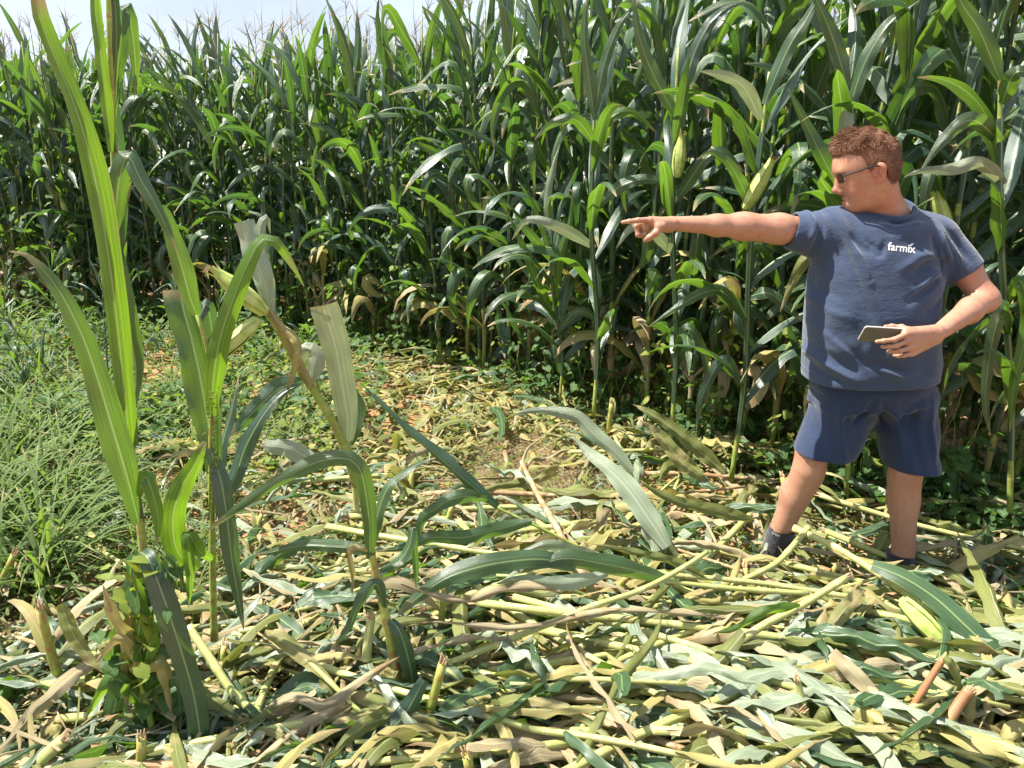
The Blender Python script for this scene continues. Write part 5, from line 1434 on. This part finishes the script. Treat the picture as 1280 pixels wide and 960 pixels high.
# --- C: leaning plant with an ear, behind B
Cp = thing('maize_plant', 'leaning plant with pale yellow-green husks and a whitish leaf standing above them', 'maize plant')
st, C = hstalk([(446, 606, 2.62), (425, 545, 2.58), (400, 500, 2.55), (380, 470, 2.53), (358, 430, 2.50), (340, 398, 2.48), (330, 384, 2.47)], .017, .011, 'stalk', Cp)
hleaf([(388, 482, 2.50), (368, 445, 2.48), (350, 410, 2.46), (334, 385, 2.45)], .026, .3, 'leaf_yellow', .9, .1, parent=Cp, uid=1, prof='even', name='husk')
hleaf([(338, 394, 2.46), (330, 350, 2.47), (318, 322, 2.48), (312, 300, 2.49), (304, 276, 2.50)], .042, .1, 'leaf_pale_glare', .35, .15, parent=Cp, uid=2, prof='cut')
hleaf([(338, 396, 2.50), (330, 350, 2.53), (324, 310, 2.55), (326, 280, 2.57), (334, 272, 2.58), (338, 292, 2.58)], .036, .3, 'leaf_pale_glare', .35, .15, parent=Cp, uid=3)
ear_at(334, 392, 2.45, [-.62, -.08, .60], .21, .028, 41, Cp)
ear_at(324, 398, 2.44, [-.46, -.15, -.42], .20, .024, 42, Cp)
hleaf([(378, 476, 2.50), (352, 484, 2.46), (328, 504, 2.43), (306, 526, 2.41), (286, 548, 2.40)], .044, .2, 'leaf_dark', .3, .15, parent=Cp, uid=4)
hleaf([(388, 480, 2.52), (396, 446, 2.53), (384, 436, 2.54), (372, 452, 2.54), (360, 430, 2.55)], .034, .2, 'leaf_pale_glare', .3, .1, parent=Cp, uid=5)
hleaf([(342, 400, 2.47), (372, 430, 2.44), (366, 470, 2.42), (352, 500, 2.41)], .02, .2, 'leaf_yellow', .5, .3, parent=Cp, uid=6)
torn(C, -1, .012, Cp, 4)

# --- E: upright pale leaf on its own broken shoot
Ep = thing('maize_plant', 'short broken shoot ending in one broad upright leaf cut square, silvery glare painted on', 'maize plant')
st, C = hstalk([(446, 640, 2.62), (442, 600, 2.63), (436, 560, 2.64), (432, 530, 2.65)], .012, .006, 'stalk_fallen', Ep)
hleaf([(434, 552, 2.63), (434, 520, 2.62), (428, 480, 2.60), (421, 440, 2.58), (412, 408, 2.56), (404, 382, 2.54)], .056, .05, 'leaf_pale_glare', .22, .08, parent=Ep, uid=1, prof='cut', roll1=.2)
hleaf([(436, 556, 2.66), (446, 520, 2.66), (440, 490, 2.67), (428, 470, 2.68), (412, 450, 2.69)], .038, .7, 'leaf', .4, .15, parent=Ep, uid=2)

# --- D: the stub in the middle foreground with arching leaves
Dp = thing('maize_plant', 'broken stump in the middle foreground, brown foot, one leaf arching left', 'maize plant')
st, C = hstalk([(502, 900, 2.05), (496, 850, 2.06), (486, 790, 2.08), (474, 735, 2.10), (464, 690, 2.11), (459, 655, 2.12)], .0165, .0105, 'stalk_foot', Dp)
hleaf([(462, 700, 2.10), (462, 660, 2.08), (457, 615, 2.06), (449, 585, 2.05), (432, 573, 2.05), (398, 577, 2.05), (356, 597, 2.05), (310, 626, 2.05), (275, 652, 2.05), (252, 668, 2.05)], .033, .25, 'leaf', .3, .1, parent=Dp, uid=1, roll1=.2, n=30)
hleaf([(462, 695, 2.13), (470, 650, 2.15), (484, 610, 2.18), (506, 590, 2.22), (526, 578, 2.25), (545, 572, 2.28)], .026, .5, 'leaf', .4, .15, parent=Dp, uid=2)
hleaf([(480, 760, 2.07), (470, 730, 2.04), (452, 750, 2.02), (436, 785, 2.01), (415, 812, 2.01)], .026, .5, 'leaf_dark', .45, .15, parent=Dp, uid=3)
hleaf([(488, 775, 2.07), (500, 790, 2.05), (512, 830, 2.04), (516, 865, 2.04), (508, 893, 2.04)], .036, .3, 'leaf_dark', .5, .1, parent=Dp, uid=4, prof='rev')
hleaf([(464, 690, 2.10), (440, 688, 2.08), (442, 720, 2.08), (440, 745, 2.08)], .016, .5, 'leaf_yellow', .6, .3, parent=Dp, uid=5)
hleaf([(470, 716, 2.12), (500, 700, 2.16), (512, 680, 2.18), (516, 660, 2.2), (520, 700, 2.2), (521, 745, 2.2)], .022, .4, 'leaf', .4, .15, parent=Dp, uid=6)
torn(C, 0, .013, Dp, 5)

# --- F: long dark twisted leaf and its thin stalk in the middle
Fp = thing('fallen_maize_plant', 'thin stalk across the middle with a long dark twisted leaf pointing up to the left', 'maize plant')
st, C = hstalk([(960, 738, 2.62), (850, 722, 2.60), (740, 690, 2.60), (680, 662, 2.62), (620, 634, 2.64), (600, 622, 2.66)], .008, .005, 'stalk', Fp)
hleaf([(622, 634, 2.62), (600, 616, 2.62), (570, 590, 2.63), (540, 564, 2.66), (510, 540, 2.70), (484, 514, 2.74), (462, 492, 2.78), (444, 472, 2.80)], .038, .35, 'leaf_dark', .5, .1, parent=Fp, uid=1, roll1=1.2, n=26)
hleaf([(665, 652, 2.6), (620, 662, 2.55), (580, 672, 2.50), (540, 672, 2.46), (505, 684, 2.44), (470, 690, 2.43)], .036, .25, 'leaf', .3, .15, parent=Fp, uid=2)
hleaf([(610, 625, 2.62), (585, 620, 2.57), (560, 626, 2.54), (545, 636, 2.52), (528, 650, 2.52), (518, 690, 2.50)], .034, .2, 'leaf', .35, .15, parent=Fp, uid=3)
hleaf([(760, 700, 2.6), (720, 690, 2.56), (680, 682, 2.52), (640, 700, 2.5), (610, 706, 2.48)], .030, .4, 'leaf_pale_glare', .35, .15, parent=Fp, uid=4)

LIFT = .975
# --- G: the stalks with broad leaves crossing the centre
Gp = thing('fallen_maize_plant', 'flattened plant across the centre whose broad green leaf points down to the left', 'maize plant')
st, C = hstalk([(1010, 742, 2.44), (900, 734, 2.42), (800, 722, 2.40), (720, 708, 2.38), (668, 700, 2.37)], .0095, .0055, 'stalk_fallen', Gp)
hleaf([(720, 708, 2.35), (680, 699, 2.33), (640, 701, 2.31), (600, 708, 2.29), (560, 721, 2.27), (528, 742, 2.25), (498, 768, 2.23)], .042, .10, 'leaf', .22, .08, parent=Gp, uid=1, prof='rev', roll1=.15)
hleaf([(830, 724, 2.40), (790, 712, 2.37), (750, 704, 2.35), (710, 698, 2.34), (680, 704, 2.33), (650, 716, 2.32)], .040, .3, 'leaf', .3, .1, parent=Gp, uid=2, prof='rev')
hleaf([(760, 716, 2.36), (730, 726, 2.33), (690, 730, 2.31), (650, 724, 2.30), (620, 730, 2.29)], .034, .3, 'leaf_pale_glare', .3, .12, parent=Gp, uid=3)

LIFT = .955
# --- long stalks lying at the right
T1 = thing('fallen_maize_plant', 'thick pale yellow stalk lying diagonally at lower right, broad leaf hanging from its middle', 'maize plant')
st, C = hstalk([(716, 936, 2.03), (770, 896, 2.08), (830, 862, 2.14), (900, 820, 2.22), (950, 784, 2.28), (1000, 758, 2.32), (1058, 722, 2.40)], .0150, .0115, 'stalk_fallen', T1)
hleaf([(930, 790, 2.24), (905, 820, 2.18), (875, 850, 2.13), (845, 880, 2.08), (810, 915, 2.03), (780, 962, 1.98)], .038, .2, 'leaf_wilt', .35, .15, parent=T1, uid=1, prof='rev')
hleaf([(1000, 758, 2.30), (970, 762, 2.27), (950, 768, 2.26), (920, 786, 2.26), (890, 792, 2.26)], .026, .6, 'leaf_bright', .4, .2, parent=T1, uid=2)
hleaf([(815, 868, 2.13), (790, 860, 2.12), (770, 855, 2.12), (735, 862, 2.11), (712, 864, 2.1)], .024, .5, 'leaf_wilt', .4, .3, parent=T1, uid=3)
hleaf([(860, 826, 2.16), (840, 822, 2.2), (820, 824, 2.2), (780, 836, 2.2), (740, 838, 2.18), (700, 846, 2.16)], .030, .4, 'leaf_pale_glare', .4, .25, parent=T1, uid=4)
torn(C, -1, .012, T1, 6)
T2 = thing('fallen_maize_plant', 'yellow-green stalk from the man\'s feet to the right edge beside a broad leaf', 'maize plant')
st, C = hstalk([(992, 660, 2.88), (1040, 682, 2.76), (1090, 712, 2.62), (1140, 748, 2.50), (1200, 790, 2.36), (1250, 822, 2.27), (1320, 858, 2.18)], .0135, .0085, 'stalk_fallen', T2)
hleaf([(1090, 706, 2.58), (1130, 722, 2.50), (1170, 748, 2.42), (1205, 780, 2.34), (1240, 812, 2.27), (1275, 838, 2.20), (1320, 860, 2.12)], .046, .1, 'leaf', .25, .08, parent=T2, uid=1, prof='rev', roll1=.3)
hleaf([(1250, 822, 2.24), (1270, 836, 2.18), (1300, 872, 2.12), (1330, 900, 2.08)], .038, .3, 'leaf', .3, .1, parent=T2, uid=2, prof='even')
hleaf([(1040, 686, 2.74), (1080, 700, 2.66), (1110, 704, 2.60), (1130, 700, 2.56)], .022, .6, 'leaf_yellow', .5, .1, parent=T2, uid=3)
ear_at(1126, 748, 2.31, [.42, -.35, -.40], .225, .030, 43, T2)
T3 = thing('fallen_maize_plant', 'bare yellow stalk lying almost level at the right edge behind the broad leaf', 'maize plant')
st, C = hstalk([(1172, 752, 2.62), (1220, 757, 2.60), (1280, 762, 2.58), (1340, 764, 2.56)], .0125, .011, 'stalk_fallen', T3); torn(C, 0, .012, T3, 7)
hleaf([(1200, 760, 2.6), (1230, 780, 2.55), (1260, 790, 2.52), (1300, 812, 2.5)], .022, .6, 'leaf_dry', .5, .3, parent=T3, uid=1)
T4 = thing('fallen_maize_plant', 'brown and yellow stalk curving from lower centre up to the right, long dry leaves', 'maize plant')
st, C = hstalk([(560, 830, 2.20), (620, 806, 2.24), (680, 782, 2.28), (740, 758, 2.34), (800, 738, 2.40), (850, 712, 2.48), (884, 690, 2.56)], .0115, .0085, 'stalk_fallen', T4)
hleaf([(800, 762, 2.34), (740, 768, 2.30), (690, 780, 2.26), (640, 786, 2.23), (590, 782, 2.2), (540, 778, 2.18), (505, 784, 2.15)], .024, .3, 'leaf_dry', .9, .6, parent=T4, uid=1)
hleaf([(930, 776, 2.36), (880, 770, 2.35), (830, 766, 2.33), (780, 764, 2.32), (730, 770, 2.30)], .018, .4, 'leaf_dry', .9, .6, parent=T4, uid=2, prof='rev')
hleaf([(640, 800, 2.24), (590, 800, 2.22), (540, 810, 2.19), (490, 830, 2.15), (440, 842, 2.12)], .020, .5, 'leaf_dry', .9, .6, parent=T4, uid=3)
hleaf([(700, 740, 2.3), (660, 735, 2.28), (620, 740, 2.26), (580, 752, 2.24), (540, 744, 2.22), (500, 730, 2.2)], .030, .3, 'leaf_dry', .9, .6, parent=T4, uid=4)
T5 = thing('fallen_maize_plant', 'straw coloured stalk lying up and down the bare earth patch in the centre', 'maize plant')
st, C = hstalk([(732, 722, 2.62), (712, 690, 2.72), (694, 656, 2.86), (672, 618, 3.06), (652, 578, 3.30)], .0150, .0095, 'stalk_dry', T5)
T6 = thing('fallen_maize_plant', 'pale stalk with yellow rings lying at lower left beside the tall plant', 'maize plant')
st, C = hstalk([(236, 784, 2.22), (262, 822, 2.14), (292, 866, 2.06), (330, 900, 2.0)], .0135, .012, 'stalk_fallen', T6)
hleaf([(330, 890, 2.0), (370, 870, 2.02), (410, 880, 2.0), (450, 850, 2.04), (500, 820, 2.1)], .030, .4, 'leaf_dry', .5, .35, parent=T6, uid=1)
hleaf([(300, 950, 1.9), (350, 925, 1.92), (400, 895, 1.96), (440, 880, 1.98)], .030, .3, 'leaf_dry', .5, .35, parent=T6, uid=2, prof='rev')
T7 = thing('fallen_maize_plant', 'thin yellow stalk crossing the lower left with dull folded leaves and split ends', 'maize plant')
st, C = hstalk([(366, 808, 2.16), (410, 850, 2.06), (455, 895, 1.98), (500, 935, 1.92), (540, 975, 1.86)], .0075, .0065, 'stalk_fallen', T7)
hleaf([(404, 846, 2.08), (425, 880, 2.03), (455, 905, 1.97), (490, 932, 1.92)], .034, .4, 'leaf_wilt', .4, .25, parent=T7, uid=1, prof='rev')
hleaf([(330, 790, 2.18), (355, 800, 2.16), (390, 830, 2.1), (420, 856, 2.05)], .034, .2, 'leaf_wilt', .5, .2, parent=T7, uid=2)
T8 = thing('fallen_maize_plant', 'yellow stalk running from the man\'s left shoe towards the centre among wilted leaves', 'maize plant')
st, C = hstalk([(1010, 660, 2.86), (975, 700, 2.70), (948, 716, 2.62), (930, 724, 2.6)], .012, .010, 'stalk_fallen', T8)
T9 = thing('fallen_maize_plant', 'slender green-yellow stalk lying just below the man\'s feet', 'maize plant')
st, C = hstalk([(800, 715, 2.56), (880, 722, 2.55), (960, 730, 2.54), (1036, 742, 2.50), (1078, 748, 2.48)], .0095, .0085, 'stalk_fallen', T9)
hleaf([(880, 720, 2.54), (840, 702, 2.56), (790, 690, 2.58), (740, 680, 2.60)], .024, .5, 'leaf_wilt', .4, .2, parent=T9, uid=1)

LIFT = .975
# --- W: leaves painted silvery with sun glare, standing off the heap right of the centre
Wp = thing('fallen_maize_plant', 'leaves with painted silver-white glare fanned out on a flattened plant right of the bare patch', 'maize plant')
st, C = hstalk([(850, 700, 2.80), (828, 668, 2.90), (800, 620, 3.05), (780, 570, 3.25), (768, 545, 3.35)], .012, .007, 'stalk_fallen', Wp)
hleaf([(834, 684, 2.80), (812, 650, 2.86), (786, 612, 2.94), (760, 585, 3.02), (735, 565, 3.10), (716, 545, 3.16)], .058, .15, 'leaf_pale_glare', .25, .12, parent=Wp, uid=1)
hleaf([(790, 590, 3.12), (770, 565, 3.16), (745, 545, 3.2), (722, 522, 3.24), (690, 514, 3.26), (660, 514, 3.26), (640, 520, 3.26)], .042, .2, 'leaf_pale_glare', .35, .15, parent=Wp, uid=2)
hleaf([(820, 690, 2.82), (806, 650, 2.9), (796, 620, 2.95), (790, 600, 3.0)], .05, .6, 'leaf_pale_glare', .3, .15, parent=Wp, uid=3)
hleaf([(880, 600, 3.35), (850, 575, 3.4), (825, 545, 3.45), (800, 525, 3.5)], .05, .2, 'leaf_wilt', .3, .15, parent=Wp, uid=4)
hleaf([(905, 590, 3.4), (870, 560, 3.45), (840, 535, 3.5), (810, 515, 3.55), (790, 505, 3.6)], .045, .3, 'leaf_wilt', .3, .15, parent=Wp, uid=5)
hleaf([(940, 650, 3.0), (900, 640, 3.0), (850, 628, 3.0), (815, 612, 3.02), (800, 600, 3.04)], .036, .3, 'leaf_wilt', .35, .15, parent=Wp, uid=6)

LIFT = .955
# --- broken stubs at the bottom right corner
S1 = thing('maize_stub', 'slim broken stub leaning right at lower right with a reddish upper half', 'maize stub')
st, C = hstalk([(1075, 978, 1.92), (1108, 935, 1.95), (1140, 885, 1.98), (1165, 845, 2.0), (1180, 822, 2.01)], .0125, .0095, 'stalk_red', S1); torn(C, -1, .009, S1, 8, 'stalk_fallen', .02)
hleaf([(1180, 822, 2.0), (1190, 830, 1.99), (1198, 850, 1.99), (1192, 868, 1.98)], .020, .3, 'leaf_wilt', .5, .3, parent=S1, uid=1)
hleaf([(1120, 935, 1.95), (1115, 905, 1.93), (1100, 930, 1.9), (1085, 965, 1.88)], .03, .3, 'leaf', .5, .2, parent=S1, uid=2)
S2 = thing('maize_stub', 'thick broken stub at the lower right corner with a red torn tip', 'maize stub')
st, C = hstalk([(1140, 985, 1.86), (1158, 950, 1.88), (1180, 910, 1.91), (1200, 878, 1.94), (1212, 862, 1.95)], .0185, .0150, 'stalk_red', S2); torn(C, -1, .014, S2, 9, 'pith', .022)
hleaf([(1190, 960, 1.9), (1200, 920, 1.93), (1210, 880, 1.95), (1218, 860, 1.96)], .028, .5, 'leaf_yellow', .6, .15, parent=S2, uid=1, prof='even')
hleaf([(1212, 985, 1.9), (1214, 940, 1.93), (1216, 900, 1.96), (1214, 872, 1.97)], .030, .4, 'leaf_dark', .6, .15, parent=S2, uid=2, prof='even')
S3 = thing('maize_stub', 'pale split stub with pinkish upper end standing below the man at the bottom edge', 'maize stub')
st, C = hstalk([(1028, 985, 1.88), (1014, 930, 1.93), (1004, 880, 1.98), (996, 848, 2.0)], .0120, .0090, 'stalk_fallen', S3); torn(C, -1, .010, S3, 10)
hleaf([(1018, 900, 1.95), (1030, 890, 1.93), (1040, 930, 1.9), (1046, 965, 1.88)], .024, .3, 'leaf_wilt', .5, .2, parent=S3, uid=1)
hleaf([(1008, 888, 1.96), (990, 890, 1.94), (982, 920, 1.92), (976, 965, 1.88)], .026, .3, 'leaf_dry', .5, .3, parent=S3, uid=2)
S4 = thing('maize_stub', 'squat yellow-green stub lying in the heap at the bottom left corner', 'maize stub')
st, C = hstalk([(40, 965, 1.84), (58, 945, 1.85), (80, 925, 1.87)], .022, .019, 'stalk_fallen', S4); torn(C, -1, .015, S4, 11)
S5 = thing('maize_stub', 'yellow stub standing upright in the shade left of the middle stump', 'maize stub')
st, C = hstalk([(458, 826, 2.20), (460, 800, 2.22), (464, 774, 2.24)], .0150, .0140, 'stalk_fallen', S5); torn(C, -1, .013, S5, 12)
# two long dry blades and one big mottled blade that stand out on the heap
for lab, pts, hw, mt, kw in [
    ('wide whitish dry leaf hanging over the heap below the man', [(1040, 815, 2.12), (1060, 835, 2.08), (1085, 860, 2.04), (1110, 890, 2.0), (1125, 925, 1.95), (1130, 950, 1.92)], .030, 'leaf_dry', dict(fold=.3, prof='even')),
    ('narrow bleached leaf curving down just left of the wide whitish one', [(1066, 862, 2.0), (1072, 890, 1.98), (1084, 915, 1.95), (1100, 935, 1.92)], .024, 'leaf_dry', dict(fold=.4, prof='rev')),
    ('large mottled grey-green leaf piece lying flat at the bottom centre right', [(850, 886, 1.98), (868, 910, 1.95), (885, 940, 1.92), (900, 975, 1.88)], .062, 'leaf_wilt', dict(fold=.15, prof='cut', wave=.06)),
    ('bright green bent leaf lying left of the middle stump foot', [(470, 690, 2.3), (430, 684, 2.3), (380, 682, 2.32), (340, 690, 2.34), (318, 694, 2.35)], .028, 'leaf', dict(fold=.4)),
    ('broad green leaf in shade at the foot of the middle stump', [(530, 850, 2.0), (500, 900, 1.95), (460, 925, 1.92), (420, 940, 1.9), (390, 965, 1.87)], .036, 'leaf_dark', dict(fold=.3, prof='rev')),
    ('grey dry leaf strip standing up in the heap at the bottom centre', [(620, 846, 2.1), (606, 880, 2.05), (592, 915, 2.0), (580, 950, 1.95)], .030, 'leaf_dry', dict(fold=.4, prof='rev')),
    ('glare-painted silvery leaf with a cast shadow lying below the broken upright shoot', [(330, 556, 2.5), (360, 560, 2.52), (385, 572, 2.54), (410, 585, 2.55)], .04, 'leaf_pale_glare', dict(fold=.3, prof='rev')),
    ('tapering pale leaf hanging at left beneath the tall plant', [(76, 755, 2.05), (90, 790, 2.02), (110, 820, 2.0), (132, 842, 1.98)], .028, 'leaf_wilt', dict(fold=.35))]:
    o = hleaf(pts, hw, .15, mt, name='fallen_leaf', **kw); tag(o, lab, 'leaf')

LIFT = 1.0
# --- standing plants that stand out along the field edge
def edge_plant(label, base, top, Y, leaves, r=.012, ears=()):
    t_ = thing('maize_plant', label, 'maize plant')
    st, C = hstalk([(base[0], base[1], Y), ((base[0] * .75 + top[0] * .25) + 5, base[1] * .75 + top[1] * .25, Y + .03), ((base[0] * .4 + top[0] * .6) - 4, base[1] * .4 + top[1] * .6, Y - .02), (top[0], top[1], Y + .04)], r, r * .6, 'stalk', t_)
    for i, (pts, hw, mt) in enumerate(leaves): hleaf([(a, b, Y + c) for a, b, c in pts], hw, .2, mt, parent=t_, uid=i, fold=.3)
    for e_ in ears: ear_at(*e_, t_)
    rq = random.Random(int(base[0])); a0 = rq.uniform(0, 3)
    for i in range(9):
        f = .22 + .74 * i / 9; k = int(f * (len(C) - 1)); az = a0 + math.pi * (i % 2) + rq.uniform(-.5, .5); upq = max(0, f - .5) * 2; ln = np.linalg.norm(C[-1] - C[0])
        MB().add(*tube(C[max(0, k - 2):k + 1], r * 1.15, 8, cap=False)).add(*maize_leaf(rq, C[k], az, math.radians(52 + 24 * upq), rq.uniform(.5, .7), rq.uniform(.036, .048), rq.uniform(1.0, 2.5) * (1 - .7 * upq), rq.uniform(-1.6, 1.6), rq.uniform(-.6, .6), None, 14, 5, 30 + i)).build('leaf', M['leaf' if i % 2 else 'leaf_dark'], t_)
    return t_
edge_plant('maize plant behind the pointing arm with a brown-tipped ear leaning right', (914, 600), (962, 90), 3.62,
           [([(932, 400, 0), (905, 366, -.05), (880, 366, -.1), (850, 382, -.12), (812, 408, -.15)], .036, 'leaf'), ([(932, 372, 0), (960, 366, -.08), (985, 385, -.1), (1004, 402, -.1)], .036, 'leaf'),
            ([(945, 270, 0), (915, 210, -.1), (890, 190, -.1), (870, 200, -.1)], .035, 'leaf'), ([(952, 150, 0), (930, 110, -.1), (905, 95, -.15), (872, 88, -.15)], .04, 'leaf_pale_glare'),
            ([(955, 130, 0), (985, 60, 0), (1010, 20, 0), (1030, -20, 0)], .04, 'leaf'), ([(925, 480, 0), (905, 450, 0), (880, 490, 0), (870, 540, 0)], .034, 'leaf_dark')],
           ears=[(930, 262, 3.56, (.36, -.1, .80), .24, .029, 51)])
edge_plant('slender maize plant left of the pointing hand with leaves spread like a fountain', (742, 520), (744, 120), 4.25,
           [([(744, 200, 0), (760, 150, -.1), (790, 140, -.1), (820, 165, -.1)], .040, 'leaf_bright'), ([(744, 180, 0), (720, 150, -.1), (690, 155, -.1), (668, 175, -.1)], .04, 'leaf'),
            ([(744, 310, 0), (700, 285, -.1), (660, 275, -.1), (640, 300, -.1)], .04, 'leaf_pale_glare'), ([(744, 260, 0), (780, 230, -.1), (820, 225, -.1), (860, 250, -.1)], .04, 'leaf'),
            ([(744, 150, 0), (735, 90, 0), (730, 40, 0), (735, -10, 0)], .038, 'leaf'), ([(744, 140, 0), (755, 80, 0), (775, 30, 0), (800, 0, 0)], .038, 'leaf')])
edge_plant('young light green maize plant in front of the row at the middle of the edge', (700, 500), (690, 250), 4.7,
           [([(694, 400, 0), (670, 350, -.1), (650, 300, -.1), (632, 262, -.1)], .034, 'leaf_bright'), ([(694, 380, 0), (700, 320, -.1), (712, 280, -.1), (716, 240, -.1)], .034, 'leaf_bright'),
            ([(692, 330, 0), (660, 290, -.1), (640, 280, -.1), (615, 300, -.1)], .034, 'leaf'), ([(694, 420, 0), (720, 390, -.1), (745, 400, -.1), (755, 440, -.1)], .034, 'leaf'), ([(690, 300, 0), (684, 250, 0), (690, 215, 0), (700, 180, 0)], .032, 'leaf_pale_glare')], .009)
edge_plant('maize plant behind the man\'s raised arm carrying an upright ear', (838, 560), (848, 60), 3.95,
           [([(845, 320, 0), (815, 290, -.1), (790, 285, -.1), (770, 310, -.1)], .038, 'leaf_pale_glare'), ([(846, 250, 0), (880, 200, -.1), (905, 190, -.1), (930, 215, -.1)], .04, 'leaf'), ([(848, 150, 0), (820, 100, 0), (800, 50, 0), (790, -10, 0)], .042, 'leaf'),
            ([(848, 130, 0), (870, 60, 0), (895, 20, 0), (930, 0, 0)], .042, 'leaf_dark'), ([(842, 440, 0), (860, 410, -.1), (880, 440, -.1), (884, 490, -.1)], .034, 'leaf')],
           ears=[(846, 222, 3.9, (.04, -.1, 1), .20, .027, 52)])
edge_plant('maize plant at the right edge with twisted drooping leaves by the elbow', (1262, 640), (1250, 60), 3.15,
           [([(1262, 420, 0), (1250, 395, -.1), (1238, 440, -.1), (1232, 500, -.1), (1238, 545, -.1)], .034, 'leaf'), ([(1258, 380, 0), (1275, 350, -.1), (1285, 400, -.1), (1268, 480, -.12), (1262, 540, -.1)], .036, 'leaf_bright'),
            ([(1256, 230, 0), (1225, 205, -.1), (1190, 212, -.1), (1150, 214, -.1), (1130, 222, -.1)], .036, 'leaf_pale_glare'), ([(1254, 180, 0), (1215, 150, -.1), (1180, 175, -.1), (1150, 215, -.1)], .04, 'leaf'), ([(1252, 130, 0), (1270, 90, -.1), (1300, 100, -.1)], .04, 'leaf'),
            ([(1250, 100, 0), (1225, 40, 0), (1200, 0, 0), (1190, -40, 0)], .042, 'leaf')])
edge_plant('maize plant directly behind the man\'s head with a broad pale leaf standing upright', (1058, 620), (1060, 60), 3.5,
           [([(1058, 210, 0), (1056, 170, -.1), (1058, 130, -.1), (1054, 95, -.1)], .045, 'leaf_pale_glare'), ([(1058, 250, 0), (1030, 200, -.1), (1010, 160, -.1), (985, 110, -.1)], .042, 'leaf'), ([(1060, 140, 0), (1080, 80, 0), (1110, 30, 0), (1150, 0, 0)], .042, 'leaf'),
            ([(1060, 110, 0), (1045, 60, 0), (1030, 20, 0), (1010, -20, 0)], .042, 'leaf_dark'), ([(1050, 330, 0), (1015, 320, -.2), (995, 345, -.2), (975, 390, -.2)], .04, 'leaf_wilt')])
print('objects', len(bpy.data.objects))
